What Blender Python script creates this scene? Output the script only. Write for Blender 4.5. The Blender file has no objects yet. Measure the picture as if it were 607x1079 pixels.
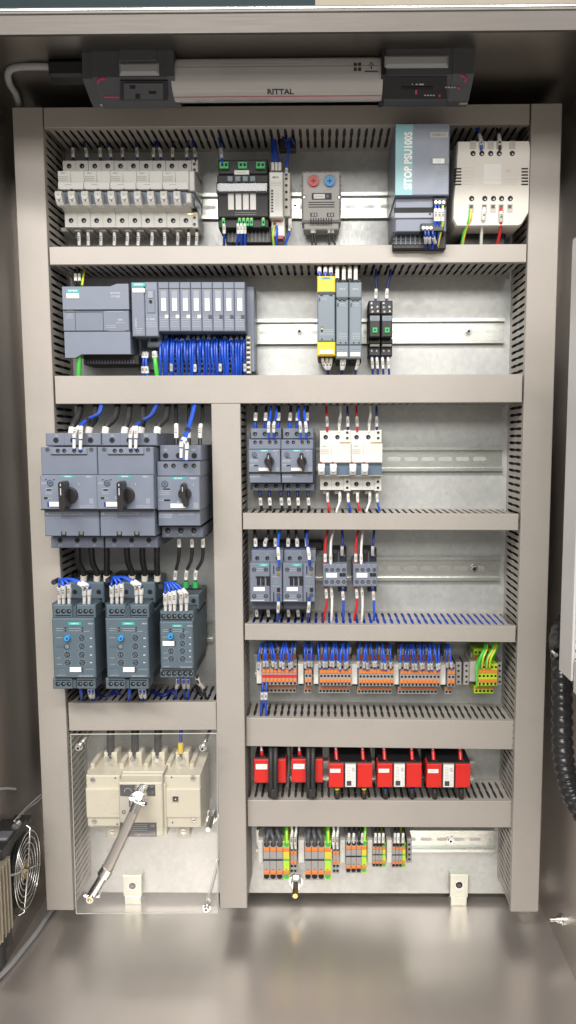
import bpy, math, random
from mathutils import Vector, Matrix
random.seed(7)
S = bpy.context.scene
COL = S.collection
# ---------------------------------------------------------------- camera model (metres; plate is the plane y=0, viewer towards -y)
RV = (0.097302, -0.0092187, 0.0025681); FPX = 731.99; DIST = 1.01954; CX = 333.518; CY = 534.571
ZO = 0.716            # height of the camera above the cabinet floor
_v = Vector(RV); _R = Matrix.Rotation(_v.length, 3, _v.normalized())
BASE = Matrix(((1, 0, 0), (0, 0, 1), (0, -1, 0)))
M = _R @ BASE; MT = M.transposed()
def P(u, v, d):
    """point on the plane d mm in front of the plate -> (x, z) in mm"""
    q = MT @ Vector(((u - CX) / FPX, -(v - CY) / FPX, -1)); t = (DIST - d / 1000) / q.y
    return q.x * t * 1000, (q.z * t + ZO) * 1000
def OX(u, v, x):
    q = MT @ Vector(((u - CX) / FPX, -(v - CY) / FPX, -1)); t = x / 1000 / q.x
    return (DIST - q.y * t) * 1000, (q.z * t + ZO) * 1000
# ---------------------------------------------------------------- materials
MATS = {}
def mat(name, col, rough=0.5, metal=0.0, noise=0.06, scale=40, bump=0.0, stretch=None, coat=0.0, rn=0.1, vary=0.0, blotch=.04):
    m = bpy.data.materials.new(name); m.use_nodes = True; nt = m.node_tree; b = nt.nodes['Principled BSDF']
    b.inputs['Roughness'].default_value = rough; b.inputs['Metallic'].default_value = metal
    if coat: b.inputs['Coat Weight'].default_value = coat
    tc = nt.nodes.new('ShaderNodeTexCoord'); mp = nt.nodes.new('ShaderNodeMapping'); nt.links.new(tc.outputs['Object'], mp.inputs[0])
    if stretch: mp.inputs['Scale'].default_value = stretch
    n = nt.nodes.new('ShaderNodeTexNoise'); n.inputs['Scale'].default_value = scale; n.inputs['Detail'].default_value = 5
    nt.links.new(mp.outputs[0], n.inputs['Vector'])
    mx = nt.nodes.new('ShaderNodeMix'); mx.data_type = 'RGBA'
    mx.inputs[6].default_value = tuple(c * (1 - noise) for c in col) + (1,); mx.inputs[7].default_value = tuple(min(1, c * (1 + noise)) for c in col) + (1,)
    nt.links.new(n.outputs['Fac'], mx.inputs[0]); 
    n2 = nt.nodes.new('ShaderNodeTexNoise'); n2.inputs['Scale'].default_value = 7; n2.inputs['Detail'].default_value = 6; n2.inputs['Roughness'].default_value = .65; nt.links.new(tc.outputs['Object'], n2.inputs['Vector'])
    oi = nt.nodes.new('ShaderNodeObjectInfo'); va = nt.nodes.new('ShaderNodeMapRange'); va.inputs[3].default_value = 1 - vary; va.inputs[4].default_value = 1 + vary; nt.links.new(oi.outputs['Random'], va.inputs[0])
    m2 = nt.nodes.new('ShaderNodeMapRange'); m2.inputs[1].default_value = .3; m2.inputs[2].default_value = .7; m2.inputs[3].default_value = 1 - blotch; m2.inputs[4].default_value = 1 + blotch; nt.links.new(n2.outputs['Fac'], m2.inputs[0])
    mu = nt.nodes.new('ShaderNodeMath'); mu.operation = 'MULTIPLY'; nt.links.new(va.outputs[0], mu.inputs[0]); nt.links.new(m2.outputs[0], mu.inputs[1])
    hs = nt.nodes.new('ShaderNodeHueSaturation'); nt.links.new(mx.outputs[2], hs.inputs['Color']); nt.links.new(mu.outputs[0], hs.inputs['Value']); nt.links.new(hs.outputs[0], b.inputs['Base Color'])
    mr = nt.nodes.new('ShaderNodeMapRange'); mr.inputs[3].default_value = max(0.02, rough - rn); mr.inputs[4].default_value = min(1, rough + rn)
    nt.links.new(n.outputs['Fac'], mr.inputs[0]); nt.links.new(mr.outputs[0], b.inputs['Roughness'])
    if bump:
        bp = nt.nodes.new('ShaderNodeBump'); bp.inputs['Strength'].default_value = bump; bp.inputs['Distance'].default_value = 0.0005
        nt.links.new(n.outputs['Fac'], bp.inputs['Height']); nt.links.new(bp.outputs[0], b.inputs['Normal'])
    MATS[name] = m; return m
mat('duct_pvc', (.35, .322, .290), .40, 0, .04, 260, .08, blotch=.055, rn=.14)
mat('duct_dark', (.16, .145, .125), .5)
mat('rail_zinc', (.60, .62, .58), .3, .85, .07, 60, 0, (1, 1, 30))
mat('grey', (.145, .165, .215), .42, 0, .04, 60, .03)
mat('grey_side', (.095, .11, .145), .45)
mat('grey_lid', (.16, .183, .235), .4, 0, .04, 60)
mat('grey_light', (.23, .25, .29), .4)
mat('blue_grey', (.085, .118, .146), .4, 0, .05, 80, .03)
mat('blue_grey_dark', (.035, .048, .058), .45)
mat('mid_grey', (.15, .185, .215), .42)
mat('black', (.012, .012, .013), .4, 0, .2)
mat('black_soft', (.02, .019, .019), .55, 0, .2, vary=.2)
mat('hole_shade', (.004, .004, .004), .7)  # near-black paint for the shade inside openings, slots and gaps
mat('knob', (.022, .019, .019), .32)
mat('white', (.62, .61, .57), .4, 0, .04)
mat('white_label', (.74, .73, .70), .45, 0, .03)
mat('ink', (.05, .05, .06), .6)
mat('ink_pale', (.5, .52, .55), .6)
mat('ivory', (.68, .63, .51), .4, 0, .03, 90)
mat('cream', (.56, .53, .47), .42, 0, .04)
mat('beige_block', (.36, .34, .30), .45)
mat('teal', (.03, .36, .34), .4)
mat('teal_pale', (.17, .36, .39), .4)
mat('yellow', (.70, .50, .03), .4)
mat('green', (.03, .35, .10), .4)
mat('green_wire', (.07, .5, .07), .35)
mat('lime', (.42, .62, .03), .4)
mat('orange', (.64, .19, .04), .4, 0, .08)
mat('rust_orange', (.50, .13, .03), .45, 0, .1)
mat('red', (.60, .014, .009), .35, 0, .04)
mat('red_dark', (.28, .025, .02), .4)
mat('red_wire', (.50, .02, .02), .35)
mat('blue', (.01, .062, .42), .36, 0, .1, vary=.35)
mat('navy', (.012, .03, .20), .35, 0, .1)
mat('blue_knob', (.02, .28, .65), .35)
mat('window_blue', (.10, .14, .19), .35)
mat('terminal_grey', (.30, .29, .28), .5)
mat('steel_bright', (.72, .72, .70), .18, 1, .05, 50)
mat('steel_tool', (.42, .385, .355), .48, .7, .05, 50)
mat('screw', (.62, .62, .60), .26, 1, .1)
mat('dull_screw', (.22, .22, .21), .4, .9)
mat('pale_grey', (.40, .385, .36), .42, 0, .04)
mat('brass', (.62, .45, .18), .3, 1, .1)
mat('galv', (.63, .64, .56), .35, .6, .06, 40)
mat('sleeve', (.62, .61, .575), .4, 0, .05, vary=.16)
mat('cable_grey', (.36, .36, .37), .45)
mat('lamp_grey', (.075, .079, .088), .45)
mat('lamp_dark', (.012, .012, .014), .4)
mat('aluminium', (.52, .47, .38), .42, .8, .06, 40)
mat('white_panel', (.55, .535, .52), .4)
mat('hose', (.02, .02, .022), .28)
mat('pink', (.6, .05, .2), .5)
mat('teal_wall', (.02, .045, .05), .6)
mat('cream_wall', (.5, .45, .36), .7)
mat('wall_grey', (.45, .43, .40), .7)
# galvanised mounting plate: soft vertical streaks and grain
def steel(name, col, rough, streak, metal, rn, big=6, grime=.12, spangle=0.0, bump=.05):
    m = bpy.data.materials.new(name); m.use_nodes = True; nt = m.node_tree; b = nt.nodes['Principled BSDF']
    tc = nt.nodes.new('ShaderNodeTexCoord')
    def noise(sc, vec, det=6):
        mp = nt.nodes.new('ShaderNodeMapping'); mp.inputs['Scale'].default_value = vec; nt.links.new(tc.outputs['Object'], mp.inputs[0])
        n = nt.nodes.new('ShaderNodeTexNoise'); n.inputs['Scale'].default_value = sc; n.inputs['Detail'].default_value = det; nt.links.new(mp.outputs[0], n.inputs['Vector']); return n.outputs['Fac']
    fine = noise(60, streak); large = noise(big, (1, 1, 1), 4)
    mx = nt.nodes.new('ShaderNodeMix'); mx.data_type = 'RGBA'
    mx.inputs[6].default_value = tuple(c * (1 - grime) for c in col) + (1,); mx.inputs[7].default_value = tuple(min(1, c * (1 + grime)) for c in col) + (1,)
    ad = nt.nodes.new('ShaderNodeMath'); ad.operation = 'MULTIPLY_ADD'; nt.links.new(fine, ad.inputs[0]); ad.inputs[1].default_value = .5
    hl = nt.nodes.new('ShaderNodeMath'); hl.operation = 'MULTIPLY'; nt.links.new(large, hl.inputs[0]); hl.inputs[1].default_value = .5
    nt.links.new(hl.outputs[0], ad.inputs[2]); nt.links.new(ad.outputs[0], mx.inputs[0]); nt.links.new(mx.outputs[2], b.inputs['Base Color'])
    mr = nt.nodes.new('ShaderNodeMapRange'); mr.inputs[1].default_value = .3; mr.inputs[2].default_value = .7; mr.inputs[3].default_value = rough - rn; mr.inputs[4].default_value = rough + rn
    nt.links.new(ad.outputs[0], mr.inputs[0]); nt.links.new(mr.outputs[0], b.inputs['Roughness'])
    b.inputs['Metallic'].default_value = metal
    if spangle:
        vo = nt.nodes.new('ShaderNodeTexVoronoi'); vo.inputs['Scale'].default_value = 150; nt.links.new(tc.outputs['Object'], vo.inputs['Vector']); bw = nt.nodes.new('ShaderNodeRGBToBW'); nt.links.new(vo.outputs['Color'], bw.inputs[0])
        vr = nt.nodes.new('ShaderNodeMapRange'); vr.inputs[3].default_value = 1 - spangle; vr.inputs[4].default_value = 1 + spangle; nt.links.new(bw.outputs[0], vr.inputs[0])
        hs = nt.nodes.new('ShaderNodeHueSaturation'); nt.links.new(mx.outputs[2], hs.inputs['Color']); nt.links.new(vr.outputs[0], hs.inputs['Value']); nt.links.new(hs.outputs[0], b.inputs['Base Color'])
    bp = nt.nodes.new('ShaderNodeBump'); bp.inputs['Strength'].default_value = bump; bp.inputs['Distance'].default_value = .0005
    nt.links.new(fine, bp.inputs['Height']); nt.links.new(bp.outputs[0], b.inputs['Normal'])
    MATS[name] = m
steel('plate_galv', (.50, .51, .495), .42, (9, 9, 1.6), .45, .12, 16, .17, .07)
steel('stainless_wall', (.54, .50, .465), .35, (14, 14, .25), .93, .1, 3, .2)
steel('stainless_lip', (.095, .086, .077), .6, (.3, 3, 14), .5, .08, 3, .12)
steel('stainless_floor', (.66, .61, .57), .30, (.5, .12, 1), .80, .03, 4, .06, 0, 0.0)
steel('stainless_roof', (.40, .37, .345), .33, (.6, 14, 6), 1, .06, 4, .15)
def clear(name, tint, refl):
    m = bpy.data.materials.new(name); m.use_nodes = True; nt = m.node_tree; nt.nodes.clear()
    o = nt.nodes.new('ShaderNodeOutputMaterial'); t = nt.nodes.new('ShaderNodeBsdfTransparent'); t.inputs[0].default_value = tint + (1,)
    g = nt.nodes.new('ShaderNodeBsdfGlossy'); g.inputs['Roughness'].default_value = .06; lw = nt.nodes.new('ShaderNodeLayerWeight')
    pw = nt.nodes.new('ShaderNodeMath'); pw.operation = 'POWER'; pw.inputs[1].default_value = 4; nt.links.new(lw.outputs['Facing'], pw.inputs[0])
    ml = nt.nodes.new('ShaderNodeMath'); ml.operation = 'MULTIPLY_ADD'; ml.inputs[1].default_value = .7; ml.inputs[2].default_value = refl; nt.links.new(pw.outputs[0], ml.inputs[0])
    mx = nt.nodes.new('ShaderNodeMixShader'); nt.links.new(ml.outputs[0], mx.inputs[0]); nt.links.new(t.outputs[0], mx.inputs[1]); nt.links.new(g.outputs[0], mx.inputs[2]); o_ = nt.links.new(mx.outputs[0], o.inputs[0])
    MATS[name] = m
clear('acrylic', (.98, .98, .975), .075)
clear('smoke_clear', (.7, .71, .73), .06)
mat('acrylic_edge', (.42, .42, .40), .35)
# lamp diffuser: ribbed translucent tube, unlit
mat('diffuser', (.47, .455, .445), .14, 0, .10, 24, 0, (.4, 2, 2), 1.0)
# ---------------------------------------------------------------- mesh builder, local mm (x right, z up, d out of the plate)
class MB:
    def __init__(s, ox=0, oz=0): s.v = []; s.f = []; s.fm = []; s.ms = []; s.ox = ox; s.oz = oz; s.smooth = set()
    def mi(s, m):
        if m not in s.ms: s.ms.append(m)
        return s.ms.index(m)
    def add(s, vs, fs, m, smooth=False):
        o = len(s.v); s.v += vs; k = s.mi(m)
        for f in fs:
            if smooth: s.smooth.add(len(s.f))
            s.f.append([i + o for i in f]); s.fm.append(k)
    def box(s, x0, x1, z0, z1, d0, d1, m, c=0.0):
        """box; c chamfers the edges of the face towards the viewer"""
        if x1 < x0: x0, x1 = x1, x0
        if z1 < z0: z0, z1 = z1, z0
        c = min(c, (x1 - x0) / 3, (z1 - z0) / 3, (d1 - d0) / 2)
        if c <= 0:
            vs = [(x, d, z) for d in (d0, d1) for z in (z0, z1) for x in (x0, x1)]
            s.add(vs, [(0, 1, 3, 2), (4, 6, 7, 5), (0, 4, 5, 1), (2, 3, 7, 6), (0, 2, 6, 4), (1, 5, 7, 3)], m)
        else:
            q = [(x0, z0), (x1, z0), (x1, z1), (x0, z1)]; i = [(x0 + c, z0 + c), (x1 - c, z0 + c), (x1 - c, z1 - c), (x0 + c, z1 - c)]
            vs = [(x, d0, z) for x, z in q] + [(x, d1 - c, z) for x, z in q] + [(x, d1, z) for x, z in i]
            fs = [(3, 2, 1, 0), (8, 9, 10, 11)]
            for k in range(4):
                n = (k + 1) % 4; fs += [(k, n, n + 4, k + 4), (k + 4, n + 4, n + 8, k + 8)]
            s.add(vs, fs, m)
    def px(s, u, v, d): x, z = P(u, v, d); return x - s.ox, z - s.oz
    def bp(s, u0, v0, u1, v1, d0, d1, m, c=0.0):
        """box whose front face (at d1) covers the photo rectangle"""
        a = s.px(u0, (v0 + v1) / 2, d1)[0]; b = s.px(u1, (v0 + v1) / 2, d1)[0]; t = s.px((u0 + u1) / 2, v0, d1)[1]; w = s.px((u0 + u1) / 2, v1, d1)[1]
        s.box(a, b, w, t, d0, d1, m, c); return a, b, w, t
    def cyl(s, x, z, r, d0, d1, m, n=16, r1=None, smooth=True):
        r1 = r if r1 is None else r1
        vs = [(x + r * math.cos(2 * math.pi * k / n), d0, z + r * math.sin(2 * math.pi * k / n)) for k in range(n)] + [(x + r1 * math.cos(2 * math.pi * k / n), d1, z + r1 * math.sin(2 * math.pi * k / n)) for k in range(n)]
        s.add(vs, [(k, (k + 1) % n, (k + 1) % n + n, k + n) for k in range(n)], m, smooth)
        s.add(vs[n:], [tuple(range(n))], m); s.add(vs[:n], [tuple(reversed(range(n)))], m)
    def cp(s, u, v, r, d0, d1, m, n=16, r1=None): x, z = s.px(u, v, d1); s.cyl(x, z, r, d0, d1, m, n, r1)
    def ring(s, x, z, r, r2, d0, d1, m, n=20):
        vs = []
        for rr, d in ((r, d0), (r, d1), (r2, d1), (r2, d0)): vs += [(x + rr * math.cos(2 * math.pi * k / n), d, z + rr * math.sin(2 * math.pi * k / n)) for k in range(n)]
        fs = []
        for a in range(4):
            b = (a + 1) % 4
            fs += [(a * n + k, a * n + (k + 1) % n, b * n + (k + 1) % n, b * n + k) for k in range(n)]
        s.add(vs, fs, m)
    def screw(s, u, v, r, d, n=12, slot=True):
        """terminal opening: dark well with a metal screw head in it"""
        x, z = s.px(u, v, d); s.ring(x, z, r, r * .82, d - .5, d + .25, 'grey_side', n)
        s.cyl(x, z, r * .84, d - 1, d + .08, 'hole_shade', n); s.cyl(x, z, r * .62, d - 1, d + .14, 'screw', n, r * .55)
        if slot: s.box(x - r * .5, x + r * .5, z - r * .09, z + r * .09, d - .5, d + .22, 'hole_shade'); s.box(x - r * .09, x + r * .09, z - r * .5, z + r * .5, d - .5, d + .21, 'hole_shade')
    def well(s, u, v, r, d, n=14, bit=True):
        """round opening: flat black disc painted as its shade, with a dull screw disc"""
        x, z = s.px(u, v, d); s.wellx(x, z, r, d, n, bit)
    def wellx(s, x, z, r, d, n=14, bit=True):
        s.ring(x, z, r * 1.12, r, d - .5, d + .3, 'grey_side', n); s.cyl(x, z, r, d - 1, d + .1, 'hole_shade', n)
        if bit: s.cyl(x + r * .2, z - r * .3, r * .34, d - 1, d + .15, 'dull_screw', 8)
    def prism(s, pts, x0, x1, m):
        """pts: outline in (d, z), extruded from x0 to x1"""
        n = len(pts); vs = [(x0, d, z) for d, z in pts] + [(x1, d, z) for d, z in pts]
        s.add(vs, [(k, (k + 1) % n, (k + 1) % n + n, k + n) for k in range(n)] + [tuple(reversed(range(n))), tuple(range(n, 2 * n))], m)
    def poly(s, pts, d0, d1, m):
        """pts: outline in (x, z), from d0 to d1"""
        n = len(pts); vs = [(x, d0, z) for x, z in pts] + [(x, d1, z) for x, z in pts]
        s.add(vs, [(k, (k + 1) % n, (k + 1) % n + n, k + n) for k in range(n)] + [tuple(reversed(range(n))), tuple(range(n, 2 * n))], m)
    def tube(s, pts, r, m, n=8, flat=1.0, cap=True):
        ps = [Vector(p) for p in pts]; L = len(ps); vs = []; up = None
        for i in range(L):
            t = (ps[min(i + 1, L - 1)] - ps[max(i - 1, 0)]).normalized()
            a = Vector((1, 0, 0)) if up is None else up
            a = (a - t * a.dot(t))
            if a.length < 1e-3: a = Vector((0, 1, 0)) - t * t.y
            a.normalize(); up = a; b = t.cross(a); rr = r[i] if isinstance(r, (list, tuple)) else r
            for k in range(n):
                w = 2 * math.pi * (k + .5) / n; vs.append(tuple(ps[i] + a * (rr * math.cos(w)) + b * (rr * flat * math.sin(w))))
        fs = [(i * n + k, i * n + (k + 1) % n, (i + 1) * n + (k + 1) % n, (i + 1) * n + k) for i in range(L - 1) for k in range(n)]
        s.add(vs, fs, m, True)
        if cap: s.add(vs[:n], [tuple(range(n))], m); s.add(vs[-n:], [tuple(range(n))], m)
    def text(s, body, x, z, d, size, m, rot=0, align='CENTER', sx=1.0):
        vs, fs = glyphs(body, align); c, q = math.cos(rot), math.sin(rot)
        s.add([(x + (a * sx * c - b * q) * size, d, z + (a * sx * q + b * c) * size) for a, b in vs], fs, m)
    def tp(s, body, u, v, d, size, m, rot=0, align='CENTER', sx=1.0): x, z = s.px(u, v, d); s.text(body, x, z, d + .12, size, m, rot, align, sx)
    def lines(s, u0, v0, u1, v1, d, n, m='ink_pale', h=.5):
        """rows of very small print"""
        for k in range(n):
            v = v0 + (v1 - v0) * (k + .5) / n; u = u0
            while u < u1 - .4:
                w = random.uniform(.5, 1.7); s.bp(u, v - h * .28, min(u1, u + w), v + h * .28, d - .2, d + .1, m); u += w + .35
    def build(s, name, m=None, parent=None, loc=None):
        me = bpy.data.meshes.new(name)
        if loc is not None: lx, ld, lz = loc
        else: lx = ld = lz = 0
        me.from_pydata([((x - lx) / 1000, -(d - ld) / 1000, (z - lz) / 1000) for x, d, z in s.v], [], s.f)
        for k in s.ms: me.materials.append(MATS[k])
        for i, p in enumerate(me.polygons): p.material_index = s.fm[i]; p.use_smooth = i in s.smooth
        import bmesh
        bm = bmesh.new(); bm.from_mesh(me); bmesh.ops.recalc_face_normals(bm, faces=[f for f in bm.faces if len(f.verts) > 2]); bm.to_mesh(me); bm.free()
        o = bpy.data.objects.new(name, me); COL.objects.link(o)
        if loc is not None: o.location = ((lx + s.ox) / 1000, -ld / 1000, (lz + s.oz) / 1000)
        elif parent is None: o.location = (s.ox / 1000, 0, s.oz / 1000)
        if parent is not None: o.parent = parent
        return o
_G = {}
def glyphs(body, align):
    if (body, align) not in _G:
        cu = bpy.data.curves.new('t', 'FONT'); cu.body = body; cu.align_x = align; cu.align_y = 'CENTER'; cu.resolution_u = 2
        cu.offset = .035 if body in ('RITTAL', 'SITOP PSU100S') else 0.006
        o = bpy.data.objects.new('t', cu); COL.objects.link(o); bpy.context.view_layer.update()
        me = bpy.data.meshes.new_from_object(o.evaluated_get(bpy.context.evaluated_depsgraph_get()))
        _G[(body, align)] = ([(v.co.x, v.co.y) for v in me.vertices], [tuple(p.vertices) for p in me.polygons])
        bpy.data.objects.remove(o); bpy.data.meshes.remove(me)
    return _G[(body, align)]
def tag(o, label=None, cat=None, group=None, kind=None):
    if label: o['label'] = label
    if cat: o['category'] = cat
    if group: o['group'] = group
    if kind: o['kind'] = kind
    return o
class Dev:
    """a thing: an Empty at its base on the plate or rail that parents its parts"""
    def __init__(s, name, label, cat, group, u, v, d=0):
        s.ox, s.oz = P(u, v, d); s.root = bpy.data.objects.new(name, None); COL.objects.link(s.root); s.root.empty_display_size = .01
        s.root.location = (s.ox / 1000, 0, s.oz / 1000); tag(s.root, label, cat, group)
    def mb(s): return MB(s.ox, s.oz)
    def part(s, name, fn, parent=None):
        m = s.mb(); fn(m); return m.build(name, None, parent or s.root)
    def bx(s, name, u0, v0, u1, v1, d0, d1, m, c=0.0, parent=None): return s.part(name, lambda b: b.bp(u0, v0, u1, v1, d0, d1, m, c), parent)
def copy_tree(o, parent=None):
    c = o.copy(); COL.objects.link(c); c.parent = parent
    for ch in list(KIDS.get(o.name, [])): copy_tree(ch, c)
    return c
KIDS = {}
def dup(dev, du, v, d, label, dv=0, u=None):
    """copy a thing with its parts; the shift is du photo pixels measured at depth d"""
    u = u if u is not None else 200
    x0, z0 = P(u, v, d); x1, z1 = P(u + du, v + dv, d); root = dev.root if isinstance(dev, Dev) else dev
    KIDS.clear()
    for o in COL.objects:
        if o.parent: KIDS.setdefault(o.parent.name, []).append(o)
    r = copy_tree(root); r.location = root.location + Vector(((x1 - x0) / 1000, 0, (z1 - z0) / 1000)); r['label'] = label
    return r
ORD = ['first', 'second', 'third', 'fourth', 'fifth', 'sixth', 'seventh', 'eighth', 'ninth', 'tenth', 'eleventh', 'twelfth', 'thirteenth', 'fourteenth', 'fifteenth', 'sixteenth', 'seventeenth', 'eighteenth', 'nineteenth', 'twentieth', 'twenty-first', 'twenty-second', 'twenty-third', 'twenty-fourth', 'twenty-fifth', 'twenty-sixth', 'twenty-seventh', 'twenty-eighth', 'twenty-ninth', 'thirtieth', 'thirty-first', 'thirty-second', 'thirty-third', 'thirty-fourth', 'thirty-fifth', 'thirty-sixth', 'thirty-seventh', 'thirty-eighth', 'thirty-ninth', 'fortieth']
def smooth(pts, n=5):
    out = []; L = len(pts); ps = [Vector(p) for p in pts]
    for i in range(L - 1):
        a, b, c, e = ps[max(i - 1, 0)], ps[i], ps[i + 1], ps[min(i + 2, L - 1)]
        for k in range(n):
            t = k / n; out.append(.5 * ((2 * b) + (c - a) * t + (2 * a - 5 * b + 4 * c - e) * t * t + (3 * b - a - 3 * c + e) * t * t * t))
    out.append(ps[-1]); return out
def wire(pts, m, r, label, group, sleeves=(), ferrule=None, name='wire', cat='wire', sr=None, strip=None):
    """pts: (u, v, d); sleeves: (t0, t1) as fractions of the path"""
    w = [(*P(u, v, d), d) for u, v, d in pts]; w = [(x, d, z) for x, z, d in w]
    sp = smooth(w) if len(w) > 2 else [Vector(w[0]).lerp(Vector(w[1]), k / 6) for k in range(7)]
    ox, od, oz = sp[0]; b = MB(); b.tube(sp, r, m, 8)
    if strip: b.tube([p + Vector((r * .25, r * .35, 0)) for p in sp], r * .8, strip, 6)
    o = b.build(name, None, None, loc=(ox, od, oz)); tag(o, label, cat, group)
    L = [0]
    for i in range(1, len(sp)): L.append(L[-1] + (sp[i] - sp[i - 1]).length)
    def at(t):
        t *= L[-1]
        for i in range(1, len(L)):
            if t <= L[i] + 1e-6: return sp[i - 1].lerp(sp[i], (t - L[i - 1]) / max(1e-6, L[i] - L[i - 1]))
        return sp[-1]
    for k, sl in enumerate(sleeves):
        t0, t1 = sl[:2]; sm = sl[2] if len(sl) > 2 else 'sleeve'; R = (sl[3] if len(sl) > 3 else (sr or max(r * 1.35, 1.9)))
        q = [at(t0 + (t1 - t0) * j / 3) for j in range(4)]
        c = MB(); c.tube(q, [R] * 4, sm, 8)
        if sm == 'sleeve':
            mid = at((t0 + t1) / 2); ln = (q[-1] - q[0]); h = ln.length
            for j in (.35, .5, .62):
                pt = at(t0 + (t1 - t0) * j); c.box(pt.x - R * .45, pt.x + R * .45, pt.z - h * .03, pt.z + h * .03, pt.y, pt.y + R * 1.03, 'ink')
        so = MB(); so.v = [(x - ox, d - od, z - oz) for x, d, z in c.v]; so.f, so.fm, so.ms, so.smooth = c.f, c.fm, c.ms, c.smooth
        so.build('marker_sleeve' if sm == 'sleeve' else 'end_ferrule', None, o)
    return o
# ================================================================ THE CABINET
XL, XR, ZR, DF = -436, 334, 716 + 446, 247      # side walls, roof, front edge (mm)
def shell():
    root = bpy.data.objects.new('steel_cabinet', None); COL.objects.link(root); root.location = (0, 0, 0)
    tag(root, 'open brushed stainless steel cabinet housing the whole panel', 'cabinet')
    def pc(name, m, *boxes):
        b = MB()
        for q in boxes: b.box(*q, m)
        return b.build(name, None, root)
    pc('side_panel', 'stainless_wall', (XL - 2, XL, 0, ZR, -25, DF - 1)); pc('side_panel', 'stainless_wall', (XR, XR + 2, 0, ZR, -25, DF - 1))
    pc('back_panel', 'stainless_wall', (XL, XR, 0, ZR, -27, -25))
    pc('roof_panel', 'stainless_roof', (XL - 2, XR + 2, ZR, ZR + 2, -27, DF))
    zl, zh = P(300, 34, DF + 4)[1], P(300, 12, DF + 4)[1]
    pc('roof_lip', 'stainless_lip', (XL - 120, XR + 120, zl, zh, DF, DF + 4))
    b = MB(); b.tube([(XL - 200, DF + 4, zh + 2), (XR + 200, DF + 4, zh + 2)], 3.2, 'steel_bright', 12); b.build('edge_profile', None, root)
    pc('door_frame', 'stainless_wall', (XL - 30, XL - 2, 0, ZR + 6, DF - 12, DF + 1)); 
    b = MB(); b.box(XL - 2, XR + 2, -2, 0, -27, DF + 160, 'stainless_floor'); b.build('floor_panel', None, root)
    # folded seam along the left side wall / small weld marks on the floor
shell()
# ================================================================ mounting plate
b = MB(); b.box(-418, 320, 12, 1154, -2, 0, 'plate_galv', .5); 
b.box(-418, 320, 12, 14, -14, -2, 'plate_galv')
tag(b.build('mounting_plate', None), 'galvanised sheet steel mounting plate behind all the devices', 'mounting plate')
# ================================================================ cable ducts
def finger(b, a, w0, w1, lx, horizontal, t, sgn, D):
    """one tooth of the duct wall; a = position of the slot centre along the duct, half widths of the slots vary with depth"""
    prof = [(8, 1.2), (16, 2.2), (D * .38, 2.3), (D * .5, 1.5), (D * .62, 2.3), (D - 17, 2.3), (D - 9, 1.2)]
    A = [(a - 5 + h, d) for d, h in prof]; B = [(a + 5 - h, d) for d, h in prof]
    out = A + list(reversed(B))
    n = len(out)
    if horizontal: vs = [(p, d, lx) for p, d in out] + [(p, d, lx + t) for p, d in out]
    else: vs = [(lx, d, p) for p, d in out] + [(lx + t, d, p) for p, d in out]
    b.add(vs, [(k, (k + 1) % n, (k + 1) % n + n, k + n) for k in range(n)] + [tuple(reversed(range(n))), tuple(range(n, 2 * n))], 'duct_pvc')
def duct(label, x0, x1, z0, z1, D, horizontal, open_sides=(1, 1), tilt=0):
    root = bpy.data.objects.new('cable_duct', None); COL.objects.link(root); cx, cz = (x0 + x1) / 2, (z0 + z1) / 2
    root.location = (cx / 1000, -.0005, cz / 1000); root.rotation_euler = (0, math.radians(tilt), 0); tag(root, label, 'cable duct', 'grey slotted cable ducts')
    c = MB(); t = 1.4; X0, X1, Z0, Z1 = x0 - cx, x1 - cx, z0 - cz, z1 - cz
    c.box(X0, X1, Z0, Z1, D - 2.2, D, 'duct_pvc', .7)
    if horizontal: c.box(X0, X1, Z0, Z0 + t, D - 8, D - 2.2, 'duct_pvc'); c.box(X0, X1, Z1 - t, Z1, D - 8, D - 2.2, 'duct_pvc')
    else: c.box(X0, X0 + t, Z0, Z1, D - 8, D - 2.2, 'duct_pvc'); c.box(X1 - t, X1, Z0, Z1, D - 8, D - 2.2, 'duct_pvc')
    c.build('cover', None, root)
    w = MB(); e = .4
    w.box(X0 + e, X1 - e, Z0 + e, Z1 - e, 0, 1.5, 'duct_pvc')
    if horizontal:
        for lz in ((Z0 + e, 0), (Z1 - t - e + .3, 1)):
            w.box(X0 + e, X1 - e, lz[0], lz[0] + t - .3, 1.5, 8, 'duct_pvc'); w.box(X0 + e, X1 - e, lz[0] + .1, lz[0] + t - .4, D - 9, D - 8.2, 'duct_pvc')
            if open_sides[lz[1]]:
                p = X0 + 6
                while p < X1 - 5: finger(w, p, 0, 0, lz[0] + .05, True, t - .4, 1, D); p += 9.7
            else: w.box(X0 + e, X1 - e, lz[0] + .05, lz[0] + t - .35, 8, D - 9, 'duct_pvc')
    else:
        for lx in ((X0 + e, 0), (X1 - t - e + .3, 1)):
            w.box(lx[0], lx[0] + t - .3, Z0 + e, Z1 - e, 1.5, 8, 'duct_pvc'); w.box(lx[0] + .1, lx[0] + t - .4, Z0 + e, Z1 - e, D - 9, D - 8.2, 'duct_pvc')
            if open_sides[lx[1]]:
                p = Z0 + 6
                while p < Z1 - 5: finger(w, p, 0, 0, lx[0] + .05, False, t - .4, 1, D); p += 9.7
            else: w.box(lx[0] + .05, lx[0] + t - .35, Z0 + e, Z1 - e, 8, D - 9, 'duct_pvc')
    w.build('slotted_trough', None, root)
    return root
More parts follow.
